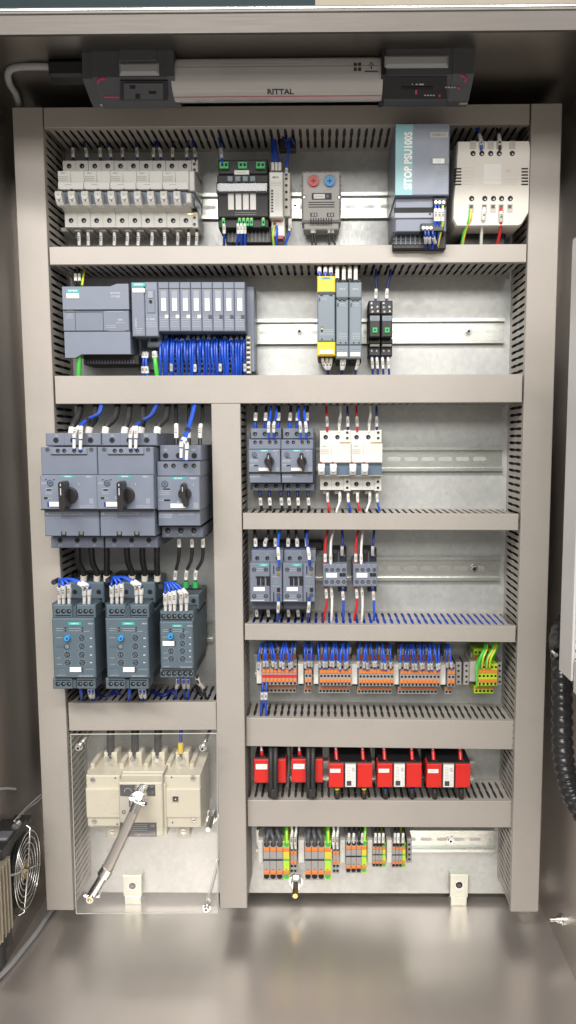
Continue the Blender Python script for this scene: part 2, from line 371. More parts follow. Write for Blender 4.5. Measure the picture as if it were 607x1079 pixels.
def bundle(x0, x1, z0, z1, D, horizontal, label, cols=('black',)):
    """cables lying inside a duct, seen as darkness (or blue) through its slots"""
    b = MB(); cx, cz = (x0 + x1) / 2, (z0 + z1) / 2
    n = 4 if min(x1 - x0, z1 - z0) > 30 else 3; w = (z1 - z0) if horizontal else (x1 - x0); r = w / n * .42
    for k in range(n):
        for j, dd in enumerate(range(int(6 + r), int(D - 12), int(2 * r + .5))):
            off = -w / 2 + w * (k + .5) / n + random.uniform(-.3, .3)
            m = cols[(k * 3 + j) % len(cols)]
            if horizontal: pts = [(x0 - cx + 4, dd, off), (0, dd + 1, off), (x1 - cx - 4, dd, off)]
            else: pts = [(off, dd, z0 - cz + 4), (off, dd + 1, 0), (off, dd, z1 - cz - 4)]
            b.tube(pts, r, m, 6)
    o = b.build('cable_shade_bundle', None, None, loc=(0, 0, 0)); o.location = (cx / 1000, 0, cz / 1000); tag(o, label, 'cables', kind='stuff')
Z = lambda z: z + 716
LO, LI, ML, MR, RI, RO = -400.3, -361.4, -149.6, -110.6, 268.5, 307.9
duct('tall cable duct down the side nearest the cooling fan', LO, LI, Z(-676), Z(428), 80, False)
duct('tall cable duct down the side nearest the corrugated black hose', RI, RO, Z(-676), Z(428), 80, False, (1, 0))
duct('middle upright cable duct between soft starters and terminal strips', ML, MR, Z(-672), Z(48.2), 80, False)
HD = [('topmost horizontal cable duct under the cabinet light', LI + 1.5, RI - 2, 402.5, 427.7, 80, 0), ('narrow horizontal cable duct below the row of miniature breakers', LI + 2, RI - 1.5, 230.2, 253.4, 80, 0),
      ('wide horizontal cable duct under the programmable controller', LI + 2.4, RI - 2.5, 48.5, 85.7, 80, 0), ('narrow cable duct under the two small rotary motor breakers', MR + 1.5, RI - 3, -122.8, -100.5, 80, .3),
      ('narrow cable duct with blue wires in its slots under the contactors', MR + 2, RI - 3, -278, -255.3, 80, .5)]
for l, a, c_, z0, z1, D, ti in HD: duct(l, a, c_, Z(z0), Z(z1), D, True, tilt=ti)
zz = [P(400, v, 66)[1] for v in (788, 758, 871.4, 843.6)]
x5 = P(259.3, 770, 66)[0], P(541, 770, 66)[0]; x6 = P(260.8, 857, 66)[0], P(539, 857, 66)[0]
duct('wide cable duct between orange terminal strips and red transformers', x5[0], x5[1], zz[0], zz[1], 66, True, tilt=.7)
duct('wide cable duct directly below the red transformers', x6[0], x6[1], zz[2], zz[3], 66, True, tilt=.1)
duct('short cable duct between the soft starters and the main switch', LI + 2, ML - 1, Z(-408), Z(-367.4), 76, True, tilt=-.4)
for a, c_, z0, z1, D, h, l, cols in [(LI + 5, RI - 5, 405, 425, 80, True, 'topmost', ('black', 'black_soft')), (LI + 5, RI - 5, 233, 251, 80, True, 'upper narrow', ('black', 'navy', 'black_soft')),
        (LI + 5, RI - 5, 52, 83, 80, True, 'upper wide', ('black', 'black_soft')), (MR + 5, RI - 5, -121, -103, 80, True, 'breaker row', ('black', 'black_soft')), (MR + 5, RI - 5, -276, -258, 80, True, 'contactor row', ('blue', 'blue', 'navy')),
        (MR + 5, RI - 5, zz[0] - 713, zz[1] - 719, 66, True, 'terminal row', ('black', 'black_soft')), (MR + 5, RI - 5, zz[2] - 713, zz[3] - 719, 66, True, 'transformer row', ('black', 'black_soft')), (LI + 5, ML - 5, -404, -371, 76, True, 'soft starter row', ('black', 'navy'))]:
    bundle(a, c_, Z(z0), Z(z1), D, h, 'dark cables lying inside the %s duct' % l if l != 'contactor row' else 'blue cables lying inside the duct under the contactors', cols)
for a, c_, z0, z1, l in [(LO + 3, LI - 3, -670, 425, 'outer duct by the fan'), (RI + 3, RO - 3, -670, 425, 'outer duct by the corrugated hose'), (ML + 3, MR - 3, -666, 45, 'middle upright duct')]:
    bundle(a, c_, Z(z0), Z(z1), 80, False, 'black cables packed inside the %s' % l, ('black', 'black_soft'))
# ================================================================ DIN rails
def rail(label, u0, u1, vt, vb, holes=None, bolts=()):
    d = Dev('din_rail', label, 'din rail', 'perforated steel rails', u0, vb, 7.5)
    def body(b):
        x0 = b.px(u0, (vt + vb) / 2, 7.5)[0]; x1 = b.px(u1, (vt + vb) / 2, 7.5)[0]; zc = b.px((u0 + u1) / 2, (vt + vb) / 2, 7.5)[1]
        prof = [(7.5, -17.5), (7.5, -13), (1.2, -12.5), (1.2, 12.5), (7.5, 13), (7.5, 17.5), (6.3, 17.5), (6.3, 14), (.2, 13.5), (.2, -13.5), (6.3, -14), (6.3, -17.5)]
        b.prism([(p, zc + q) for p, q in prof], x0, x1, 'rail_zinc')
        x = x0 + 12
        while x < x1 - 8:
            pts = [(x + 6.5 * (1 if c > 0 else -1) + 3.1 * c, zc + 3.1 * s_) for c, s_ in [(math.cos(a * math.pi / 6), math.sin(a * math.pi / 6)) for a in range(-3, 10)]]
            b.poly(pts, 1.2, 1.35, 'galv')
            pts2 = [(x + (q - x) * .88, zc + (r - zc) * .72 - .35) for q, r in pts]; b.poly(pts2, 1.3, 1.5, 'plate_galv')
            x += 25
    d.part('rail_profile', body)
    for u in bolts:
        def bolt(b):
            x, z = b.px(u, (vt + vb) / 2, 5); b.cyl(x, z, 6, 1.5, 2.6, 'screw', 20); b.cyl(x, z, 4.2, 2.6, 5.6, 'steel_bright', 6, 3.9, False); b.cyl(x, z, 2, 5.6, 6.1, 'hole_shade', 6)
        d.part('bolt', bolt)
rail('steel rail carrying miniature breakers and thermostat in the top row', 62, 416, 203.5, 230.2, bolts=(311,))
rail('steel rail behind the controller and safety relays', 68, 532, 337, 361.5, bolts=(315.5, 494))
rail('steel rail behind the small rotary breakers and white breakers', 262, 530, 471.6, 496.3)
rail('steel rail behind the contactors', 264, 527.5, 587.8, 611.5, bolts=(500,))
rail('steel rail carrying the orange terminal strips', 268, 501, 690, 713)
rail('bottom steel rail carrying the large grey and green terminals', 270, 521.5, 876.5, 896.5, bolts=(475,))
rail('steel rail behind the big rotary breakers', 80, 224, 520, 545)
rail('steel rail behind the soft starters', 80, 224, 652, 677)
rail('steel rail behind the red transformers', 268, 500, 803, 824)
# ================================================================ ROW 1: two-pole miniature breakers
def mcb(label, group, u0, v_top, v_bot, w_px, rows, poles, aux=False, logo=True):
    """rows: dict of photo heights. terminals at d 46, front at 66, toggles at 74"""
    d = Dev('miniature_breaker', label, 'breaker', group, u0, v_bot, 46)
    uA, uB = u0, u0 + w_px; r = rows; pw = w_px / (poles + (.62 if aux else 0))
    def body(b):
        x0, x1 = b.px(uA, r['f0'], 66)[0] + .25, b.px(uB, r['f0'], 66)[0] - .25
        z = lambda v, dd: b.px((uA + uB) / 2, v, dd)[1]
        pts = [(9, z(r['b1'], 46)), (46, z(r['b1'], 46)), (46, z(r['b0'], 46)), (63, z(r['t1'], 63)), (63, z(r['t1'] - .3, 63)), (58, z(r['t1'] - .3, 60)), (58, z(r['t0'] + .3, 60)), (64, z(r['t0'], 64)), (66, z(r['f0'] + .4, 66)), (65.5, z(r['f0'], 66)), (46, z(r['b2'], 46)), (46, z(r['a0'], 46)), (9, z(r['a0'], 46))]
        b.prism(pts, x0, x1, 'white')
        for k in range(1, poles): b.bp(uA + pw * k - .12, r['f0'], uA + pw * k + .12, r['f0'] + (r['t0'] - r['f0']), 60, 66.1, 'terminal_grey')
        for k in range(1, poles): b.box(x0 + (x1 - x0) * k * pw / (uB - uA) - .15, x0 + (x1 - x0) * k * pw / (uB - uA) + .15, z(r['b1'], 46), z(r['b0'], 46), 44, 46.15, 'terminal_grey'); b.box(x0 + (x1 - x0) * k * pw / (uB - uA) - .15, x0 + (x1 - x0) * k * pw / (uB - uA) + .15, z(r['b2'], 46), z(r['a0'], 46), 44, 46.15, 'terminal_grey')
    d.part('housing', body)
    def win(b): b.bp(uA + .4, r['t0'] + .2, uB - .4, r['t1'] - .4, 55, 60.6, 'window_blue')
    d.part('toggle_window', win)
    def strip(b):
        h = (r['t0'] - r['f0']); b.bp(uA + .5, r['f0'] + h * .6, uB - .5, r['t0'] - .8, 65, 66.5, 'white_label', .3)
        b.lines(uA + pw * .55, r['f0'] + h * .66, uA + pw * 1.1, r['f0'] + h * .78, 66.6, 1, 'ink')
    d.part('label_strip', strip)
    def prints(b):
        h = (r['t0'] - r['f0'])
        if logo: b.tp('SIEMENS', uA + pw * .42, r['f0'] + h * .12, 66.1, 1.7, 'teal')
        b.lines(uA + 1, r['f0'] + h * .25, uA + pw * .8, r['f0'] + h * .55, 66.1, 3, 'terminal_grey', .5)
    d.part('printing', prints)
    X0_ = P(uA, r['f0'], 66)[0]; XW_ = P(uB, r['f0'], 66)[0] - X0_; mw = XW_ / (poles + (.62 if aux else 0))
    for k in range(poles):
        uc = uA + pw * k + 1.6
        def tg(b):
            zt, zb = b.px(uc, r['t0'] + .8, 72)[1], b.px(uc, r['t1'] - .6, 72)[1]; x = b.px(uc, r['t0'], 70)[0]; m_ = (zt + zb) / 2; hh = (zt - zb) / 2
            pts = [(58, m_ - hh), (67, m_ - hh), (71, m_ - hh * .5), (74.5, m_ + hh * .35), (73, m_ + hh * .9), (66, m_ + hh), (58, m_ + hh)]
            b.prism(pts, x - 4.4, x + 4.4, 'white_label'); b.cyl(x, m_ + hh * .1, 4.2, 66, 73.8, 'white_label', 16, 3.6); b.cyl(x, m_ + hh * .35, .8, 73, 74.4, 'ink', 8); b.cyl(x, m_ - hh * .45, .8, 69, 71.6, 'ink', 8)
        d.part('toggle', tg)
        d.part('indicator', lambda b: b.bp(uc - 1.9, r['t0'] - 1.5, uc + .4, r['t0'] - .3, 65, 66.8, 'red_dark'))
        for vv in ((r['a0'] + r['b2']) / 2 + .3, (r['b0'] + r['b1']) / 2 + .8):
            d.part('terminal_screw', lambda b: b.wellx(X0_ + mw * (k + .5) - b.ox, b.px(uA, vv, 46)[1], 3.0, 46))
    if aux:
        ux = uA + pw * (poles + .3)
        def ax(b):
            b.bp(uA + pw * poles, r['b0'] + .3, uB - .2, r['b1'] + 1.4, 9, 48, 'white', 1); b.bp(uA + pw * poles, r['a0'] - .8, uB - .2, r['b2'], 9, 48, 'white', 1)
            for vv in (r['a0'] + 2.2, r['a0'] + 8, r['b0'] + 5.2, r['b1'] - 2.2): b.well(ux, vv, 1.8, 48)
            b.bp(uA + pw * poles - 4, r['b2'] - 1.2, uB - 1, r['b2'] - .4, 46, 49, 'brass'); b.bp(uA + pw * poles - 4, r['b0'] + .1, uB - 1, r['b0'] + 1.1, 46, 49, 'brass')
        d.part('auxiliary_contact', ax)
    def clips(b):
        for k in range(poles):
            uc = uA + pw * (k + .5); b.bp(uc - 3.6, r['b1'] + .2, uc + 4, r['b1'] + 4.6, 10, 40, 'terminal_grey', 1); b.bp(uc - .5, r['b1'] + 4, uc + 4, r['b1'] + 9.2, 10, 24, 'terminal_grey', 1)
    d.part('rail_clip', clips)
    return d
R1 = dict(a0=169.4, b2=180.2, f0=180, t0=200.2, t1=215.6, b0=224, b1=239.4)
w1 = 27.6
first = mcb('white two-pole miniature breaker, first from the cable duct in the top row of five', 'white two-pole miniature breakers in the top row', 60.6, 169.4, 239.4, w1, R1, 2)
for k in range(1, 5): dup(first, w1 * k, 190, 66, 'white two-pole miniature breaker, %s from the cable duct in the top row of five' % (ORD[k] if k < 4 else 'last'), u=60)
d = Dev('auxiliary_switch', 'slim white auxiliary switch at the end of the breaker row', 'switch', None, 199, 239.4, 46)
d.bx('housing', 199.2, 180, 205, 201, 9, 65, 'white', 1); d.bx('lower_housing', 199.2, 200.5, 205, 216, 9, 59, 'window_blue', 1); d.bx('toggle', 195.8, 203, 201.5, 213.5, 50, 73, 'white_label', 1.5); d.bx('terminal_head', 201.5, 168, 208.5, 181, 9, 45, 'white', 1); d.bx('terminal_foot', 202, 223, 208.8, 240, 9, 45, 'white', 1)
d.part('terminal_screw', lambda b: [b.well(205, v, 1.8, 45) for v in (173, 179, 229.5, 236.5)]); d.bx('spring', 198, 225, 206, 226, 44, 47, 'brass')
# wires on the breakers
for k, (uu, cc, du) in enumerate([(76.8, 'black', 0), (91, 'navy', -2), (105.5, 'black', 0), (116.5, 'navy', -3), (129, 'black', 0), (144.5, 'navy', -1), (161.5, 'black', 2), (169, 'navy', -3), (181.7, 'black', 1), (196.7, 'navy', 1), (205.5, 'navy', -2)]):
    wire([(uu + du * 1.6, 140, 34), (uu + du, 152, 38), (uu, 160, 43), (uu + .8, 171, 44)], cc, 1.7, '%s %s wire from the left entering the top of the miniature breaker row' % (ORD[k], 'dark blue' if cc == 'navy' else 'black'), 'wires above the miniature breakers', [(.56, .86)])
for k, uu in enumerate([83.3, 93, 106.5, 120.7, 134.5, 146, 160.5, 173.5, 187.5, 199, 207.5]):
    wire([(uu - .5, 241, 36), (uu, 249, 36), (uu + random.uniform(-1, 1), 262, 34)], 'black', 1.7, '%s black wire from the left under the miniature breaker row' % ORD[k], 'wires under the miniature breakers', [(.2, .85)])
# ---- black and green distribution module
d = Dev('distribution_module', 'black module with green plugs, four pale tags and a clear hood', 'electronic module', None, 230, 252, 60)
d.part('housing', lambda b: (b.bp(230, 168, 282, 184, 9, 62, 'black_soft', 1.5), b.bp(229, 184, 283, 229, 9, 66, 'black_soft', 1.5), b.bp(230, 228, 283, 240, 9, 60, 'black_soft', 1)))
def louv(b):
    b.bp(238, 239, 286, 256, 9, 46, 'black', 1)
    for k in range(11): b.bp(240 + k * 4.1, 240, 241.7 + k * 4.1, 255, 46, 48, 'lamp_grey')
d.part('louvred_base', louv)
for uu in (236, 255.5, 274.5): d.part('green_plug', lambda b: (b.bp(uu - 5, 170, uu + 5, 177.5, 60, 67, 'green', .8), b.bp(uu - 3, 172, uu - .5, 175, 66, 67.2, 'hole_shade'), b.bp(uu + 1, 172, uu + 3.5, 175, 66, 67.2, 'hole_shade')))
for k, uu in enumerate((235.5, 252.5, 256.8, 261, 265, 277.5)): d.part('green_plug', lambda b: (b.bp(uu - 1.9, 228.5, uu + 1.7, 238, 56, 64, 'green', .5), b.bp(uu - .9, 233, uu + .8, 235.5, 63, 64.2, 'hole_shade'), b.bp(uu - .9, 229.4, uu + .8, 231, 63, 64.2, 'lime')))
for uu in (242.4, 250.5, 258.4, 266.2): d.bx('push_button', uu - 3.1, 185, uu + 3.1, 191.3, 66, 71, 'mid_grey', 1)
d.bx('clear_hood', 227.6, 191.5, 283, 203, 60, 74, 'smoke_clear', 2)
d.part('indicator_row', lambda b: (b.bp(231, 193, 280, 201.5, 60, 68, 'grey_light', 1), [b.tp(t, uu, 197.5, 68, 4, 'green') for t, uu in zip('1234', (242.6, 250.7, 258.4, 266.7))]))
for uu in (243.4, 251.3, 259, 266.6): d.bx('label_tag', uu - 3.1, 204, uu + 3.1, 221, 66, 67.5, 'white_label', .4)
d.part('label_plate', lambda b: (b.bp(246.8, 179.2, 262.5, 184, 62, 63.5, 'white_label', .4), b.lines(250, 180.6, 259, 183, 63.6, 1, 'ink'), b.lines(248, 223, 270, 227, 66.1, 2)))
wire([(230.3, 142, 40), (232, 152, 50), (233, 160, 60), (234.5, 173, 66)], 'blue', 1.8, 'blue wire with a pale marker entering the first green plug of the black module', 'wires of the black module', [(.55, .85)])
for k, (uu, e) in enumerate([(236, 0), (250.8, -1.3), (254.3, 0), (257.8, .4)]): wire([(uu, 236, 62), (uu + .3, 245, 62), (uu + e, 259, 50)], 'blue', 1.7, '%s blue wire from the left under the black module' % ORD[k], 'wires of the black module', [(0, .42)])
# ---- slim modules
d = Dev('relay_module', 'slim white relay module right beside the black module', 'electronic module', None, 284, 238, 60)
d.bx('housing', 283.8, 181, 298.3, 229, 9, 66, 'white', 1.2); d.part('terminal_head', lambda b: (b.bp(284.8, 171.5, 297, 182, 9, 52, 'beige_block', 1), [b.bp(uu - 1.4, 171, uu + 1.4, 179.5, 50, 56, 'white') for uu in (287.5, 291.2, 294.8)]))
d.part('terminal_foot', lambda b: (b.bp(286, 229, 300, 249, 9, 54, 'white', 1), b.bp(291.5, 248, 298, 251.5, 40, 55, 'red_dark'), b.well(289.5, 236, 1.8, 54), b.bp(288, 232, 296, 234, 53, 54.5, 'orange')))
d.part('printing', lambda b: (b.tp('MINI', 290.5, 187, 66, 4, 'ink'), b.lines(285.5, 191, 297, 196, 66, 3, 'ink'), [b.bp(285.6, 200 + 3.1 * k, 288, 202 + 3.1 * k, 66, 66.15, 'ink') for k in range(8)], b.lines(290, 203, 294, 222, 66, 6, 'terminal_grey')))
d = Dev('terminal_module', 'narrow beige terminal module between the white relay module and rail bolt', 'electronic module', None, 299, 238, 50)
d.bx('housing', 298.6, 181.5, 306, 228, 9, 50, 'cream', 1)
d.part('contacts', lambda b: [(b.bp(300.5, v, 303, v + 2.5, 49, 50.3, 'hole_shade')) for v in (187, 194, 201, 209, 217)]); d.bx('marker', 304, 230, 307.5, 240, 40, 46, 'white_label')
for k, (a, bb, c) in enumerate([(286, 287.5, 0), (287.3, 291, 0), (289, 294.8, 0), (305.5, 301.5, 1)]):
    wire([(a, 143, 36), (a + (bb - a) * .4, 156, 46), (bb, 174 if not c else 184, 54)], 'blue', 1.5, '%s blue wire from the left above the slim white and beige modules' % ORD[k], 'wires of the slim modules', [(.86, .99)] if c else ())
wire([(289, 238, 54), (287.3, 248, 56), (288.5, 260, 48)], 'green_wire', 1.8, 'green and yellow wire leaving the slim white module', None, (), strip='yellow')
wire([(291.5, 238, 54), (291.8, 248, 56), (291, 260, 48)], 'blue', 1.8, 'blue wire leaving the slim white module beside the green and yellow one', None)
wire([(305.5, 236, 46), (304, 248, 46), (299, 260, 44)], 'blue', 1.6, 'blue wire leaving the narrow beige module', None, [(0, .3)])
# ---- dual thermostat
d = Dev('thermostat', 'pale grey twin thermostat with a red and a blue dial', 'thermostat', None, 317.6, 241, 40)
def th(b):
    b.bp(317.8, 180, 359.3, 233.5, 9, 40, 'pale_grey', 2.5); b.bp(320, 233, 357.5, 242, 9, 34, 'pale_grey', 1.5)
    for k in range(9):
        for uu in (317.9, 358.6): b.bp(uu - .3, 184 + k * 4.6, uu + .9, 185.7 + k * 4.6, 34, 40.4, 'terminal_grey')
    for k in range(3): b.bp(325, 212.6 + k * 2.5, 352.5, 213.6 + k * 2.5, 38, 40.3, 'ink')
    for k in range(9): b.bp(327 + k * 2.7, 229.5, 328.2 + k * 2.7, 235, 36, 40.3, 'ink')
    for uu in (327.5, 345): b.bp(uu - .5, 224.2, uu + 7, 228.5, 38, 40.2, 'ink'); b.bp(uu + 1, 224.8, uu + 3, 227.9, 38, 40.4, 'pale_grey'); b.bp(uu + 4, 224.8, uu + 6, 227.9, 38, 40.4, 'pale_grey')
    for uu in (322.5, 331, 339, 350, 355): b.bp(uu, 180.7, uu + 1.6, 182, 38, 40.3, 'terminal_grey')
d.part('housing', th)
for uu, m_ in ((330.4, 'red'), (347.4, 'blue_knob')):
    def dial(b):
        x, z = b.px(uu, 191.5, 40); b.ring(x, z, 8.6, 8.0, 39, 40.5, 'terminal_grey', 24); b.cyl(x, z, 7.1, 39, 43, m_, 24, 6.6)
        b.box(x - 3.4, x + 3.4, z - .6, z + .6, 43, 43.2, 'ink'); b.box(x - .6, x + .6, z - 3.4, z + 3.4, 43, 43.19, 'ink')
        for k in range(11): a = math.radians(-210 + k * 24) * -1; b.box(x + 9.6 * math.cos(a) - .3, x + 9.6 * math.cos(a) + .3, z + 9.6 * math.sin(a) - .3, z + 9.6 * math.sin(a) + .3, 40, 40.15, 'ink')
    d.part('dial', dial)
d.part('label_plate', lambda b: (b.bp(328.5, 203.3, 349.5, 210.4, 38, 40.3, 'ink', .2), b.bp(330.5, 204.3, 342.5, 209.3, 40, 41, 'white_label', .3), b.lines(332, 205.8, 340.5, 208, 41.1, 1, 'ink'), b.bp(344, 205, 346.5, 208.6, 40, 41.5, 'knob')))
for uu in (320.7, 357.2): d.part('screw', lambda b: b.screw(uu, 208, 2.4, 40))
for k, (uu, e) in enumerate([(328.6, .5), (331.2, 2), (346.5, .4), (350.5, 3)]): wire([(uu, 238, 30), (uu + .3, 248, 34), (uu + e, 260, 34)], 'black', 1.5, '%s black wire from the left under the twin thermostat' % ORD[k], 'wires under the thermostat', [(.05, .4)])
# ---- cable tie mount on the top duct
d = Dev('wire_clip', 'small black wire clip fixed under the topmost duct', 'wire clip', None, 294, 158, 40)
d.part('base', lambda b: (b.bp(294, 137, 311.5, 158, 30, 42, 'black', 1.5), b.bp(298, 142, 307, 147, 42, 46, 'black_soft', 1), b.bp(300, 148, 306.5, 155, 42, 45, 'navy', 1), b.cp(304.3, 145, 2, 46, 47.2, 'screw')))
wire([(296, 141, 46), (301, 148, 50), (307, 146, 50), (310, 152, 46)], 'navy', 1.4, 'dark blue wire looped through the black wire clip', None)
# ---- power supply
d = Dev('power_supply', 'tall grey power supply with a pale teal side stripe in the top row', 'power supply', None, 413, 258, 100)
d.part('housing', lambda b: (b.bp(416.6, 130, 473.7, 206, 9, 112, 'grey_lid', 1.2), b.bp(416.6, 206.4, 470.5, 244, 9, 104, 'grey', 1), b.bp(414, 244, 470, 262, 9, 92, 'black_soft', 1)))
d.bx('colour_stripe', 416.8, 131, 434.8, 205.5, 111, 112.4, 'teal_pale')
def sit(b):
    b.tp('SITOP PSU100S', 430.4, 169.5, 112.5, 13.2, 'white_label', math.pi / 2, sx=.8)
d.part('lettering', sit)
d.part('logo_plate', lambda b: (b.bp(453.3, 139.2, 472, 145, 111, 112.6, 'beige_block'), b.tp('SIEMENS', 462.6, 142.2, 112.7, 4.6, 'mid_grey')))
d.part('label_plate', lambda b: (b.bp(453, 166, 473, 173, 111, 112.5, 'mid_grey'), b.bp(456, 166.8, 468.5, 172.3, 112, 113.4, 'white_label', .3), b.tp('-G1', 462.2, 169.6, 113.4, 4, 'ink_pale')))
d.part('printing', lambda b: (b.bp(460, 180.3, 471, 184, 112, 112.2, 'mid_grey'), b.lines(459, 185, 471.5, 199, 112.1, 5, 'mid_grey', .9), b.lines(451, 208, 456, 212, 104, 2), b.bp(437, 130.6, 472, 135.5, 112, 112.12, 'grey'), [b.bp(uu, 130.3, uu + .4, 136, 112, 112.3, 'grey_side') for uu in (440, 446, 452, 462, 470)]))
d.part('handle_recess', lambda b: (b.bp(415.5, 218.6, 463, 229.5, 100, 104.5, 'hole_shade', 0), b.bp(415.5, 224, 462.5, 230, 104, 106, 'grey_light', .8), b.cp(453, 225.5, 1.3, 106, 106.3, 'hole_shade')))
def lv(b):
    for k in range(9): b.bp(417 + k * 5, 245, 418 + k * 5, 258, 92, 94, 'grey_side')
    for k in range(3): b.bp(414, 247 + k * 4.5, 458, 247.7 + k * 4.5, 92, 93.5, 'grey_side')
d.part('louvre', lv)
for (a, v0, bb, v1) in ((456.8, 208.5, 470.5, 216.5), (443.5, 235.3, 468, 243.5)):
    d.part('connector', lambda b: (b.bp(a, v0, bb, v1, 96, 110, 'black', .8), [b.cp(a + 2.6 + k * 4, (v0 + v1) / 2 + .5, 1.7, 109, 110.3, 'screw') for k in range(3)]))
for k, (uu, c, e, st) in enumerate([(459, 'blue', -1.5, None), (462.7, 'blue', -1, None), (466.4, 'green_wire', -4, 'yellow')]):
    wire([(uu, 217, 110), (uu, 226, 112), (uu - .2, 236, 110), (uu + e, 252, 100), (uu + e - 2, 262, 92)], c, 1.8, '%s wire from the left at the upper black connector of the power supply' % ORD[k], 'wires of the power supply', [(.08, .36)], strip=st)
for k, (uu, e) in enumerate([(448, 1), (451.5, 2.5), (456, 5)]): wire([(uu, 243, 108), (uu + .5, 250, 108), (uu + e, 262, 92)], 'navy' if k != 1 else 'blue', 1.8, '%s blue wire from the left at the lower black connector of the power supply' % ORD[k], 'wires of the power supply', [(.3, .62)])
# ---- transformer / white power block
d = Dev('white_transformer', 'white block with side ribs and five wire notches, last in the top row', 'transformer', None, 480, 238, 90)
def wt(b):
    x0, zt = b.px(480.6, 148.2, 92); x1, zb = b.px(557.3, 238.2, 92); w = x1 - x0; h = zt - zb
    out = [(x0 + w * .02, zt), (x1 - w * .015, zt), (x1, zt - h * .08), (x1, zb + h * .16), (x1 - w * .09, zb + h * .02), (x1 - w * .13, zb), (x0 + w * .02, zb), (x0 - w * .03, zb + h * .08), (x0 - w * .03, zb + h * .3), (x0, zt - h * .4)]
    b.poly(out, 9, 82, 'cream')
    inn = [(x0 + w / 2 + (p - x0 - w / 2) * .975, zb + h / 2 + (q - zb - h / 2) * .975) for p, q in out]
    n = len(out); b.add([(p, 82, q) for p, q in out] + [(p, 88, q) for p, q in out] + [(p, 92, q) for p, q in inn], [tuple(2 * n + k for k in range(n))] + [(k, (k + 1) % n, (k + 1) % n + n, k + n) for k in range(n)] + [(k + n, (k + 1) % n + n, (k + 1) % n + 2 * n, k + 2 * n) for k in range(n)], 'cream')
d.part('housing', wt)
for uu in (498.4, 507.7, 517, 526, 539.8):
    d.part('terminal_opening', lambda b: (b.well(uu, 161.7, 3.1, 92), b.bp(uu - 3.2, 148.5, uu + 3.4, 157, 88, 92.4, 'beige_block')))
for uu in (497, 510.8, 520, 528.5, 537.7):
    d.part('terminal_opening', lambda b: (b.well(uu, 209.2, 3.1, 92), b.bp(uu - 3.4, 215, uu + 2.6, 224, 88, 92.3, 'beige_block'), b.bp(uu - 2.2, 216, uu + 1.4, 219.5, 92, 92.6, 'ink')))
d.part('cooling_slots', lambda b: [b.bp(a, 177 + k * 3.3, a + 7, 178.4 + k * 3.3, 88, 92.5, 'hole_shade') for k in range(6) for a in (479.2, 549.6)])
d.part('printing', lambda b: (b.lines(487, 175, 500, 196, 92, 6, 'beige_block'), b.bp(510, 173, 528, 194, 92, 92.1, 'white'), b.lines(511, 189, 527, 190.5, 92.2, 1, 'beige_block'), b.tp('RL', 536, 180, 92, 4, 'beige_block'), b.lines(530, 188, 545, 196, 92, 3, 'beige_block')))
d.bx('foot_block', 487, 237, 533, 262, 9, 60, 'black', 2)
for k, uu in enumerate((507, 526.5)): wire([(501 + k * 21, 131, 60), (505 + k * 20.5, 142, 80), (uu, 150, 93), (uu + .3, 158, 93)], 'blue' if k == 0 else 'black', 1.9, '%s wire entering the top of the white transformer block' % ('blue' if k == 0 else 'black'), 'wires of the white transformer block', [(.52, .92)])
wire([(495.8, 221, 92), (494.8, 231, 94), (489.7, 244, 84), (486, 262, 70)], 'green_wire', 2.2, 'green and yellow wire under the white transformer block', 'wires of the white transformer block', (), strip='yellow')
wire([(510.3, 219, 92), (509.5, 229, 95), (507.7, 242, 84), (506.8, 262, 70)], 'sleeve', 2.1, 'white wire under the white transformer block', 'wires of the white transformer block', [(.08, .3)])
wire([(527.8, 219, 92), (527.8, 229, 95), (527, 244, 84), (523, 262, 70)], 'red_wire', 2.1, 'red wire under the white transformer block', 'wires of the white transformer block', [(.12, .34)])
# ================================================================ ROW 2: controller
d = Dev('programmable_controller', 'wide grey programmable controller with two flaps, beside the outer cable duct', 'controller', None, 66, 383, 75)
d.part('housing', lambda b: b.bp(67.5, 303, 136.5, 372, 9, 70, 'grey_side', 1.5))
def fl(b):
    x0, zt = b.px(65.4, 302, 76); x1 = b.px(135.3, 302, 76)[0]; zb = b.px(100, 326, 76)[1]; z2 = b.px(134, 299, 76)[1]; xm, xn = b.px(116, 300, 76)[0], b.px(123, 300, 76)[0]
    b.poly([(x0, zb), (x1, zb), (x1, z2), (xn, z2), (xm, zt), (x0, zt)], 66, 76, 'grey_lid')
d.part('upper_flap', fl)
d.part('centre_panel', lambda b: (b.bp(66.5, 327, 136, 348.8, 9, 74, 'grey', .8), b.bp(79.2, 329, 79.6, 348, 74, 74.4, 'black'), b.bp(108.5, 326, 109, 348.5, 74, 74.4, 'black'), b.bp(68, 328.3, 108, 328.9, 74, 74.5, 'black')))
def fl2(b):
    x0, zt = b.px(67.7, 349.7, 76); x1 = b.px(137, 349.7, 76)[0]; zb = b.px(134, 373, 76)[1]; z2 = b.px(68, 377, 76)[1]; xm, xn = b.px(79, 370, 76)[0], b.px(86, 370, 76)[0]
    b.poly([(x0, zt), (x0, z2), (xm, z2), (xn, zb), (x1, zb), (x1, zt)], 66, 76, 'grey_lid')
d.part('lower_flap', fl2)
d.part('logo_plate', lambda b: (b.bp(70, 304.6, 83.5, 308.3, 76, 76.3, 'teal'), b.tp('SIEMENS', 76.7, 306.5, 76.3, 3.3, 'white_label')))
d.part('label_plate', lambda b: b.bp(70, 309, 83.3, 314.4, 76, 77, 'white_label', .3))
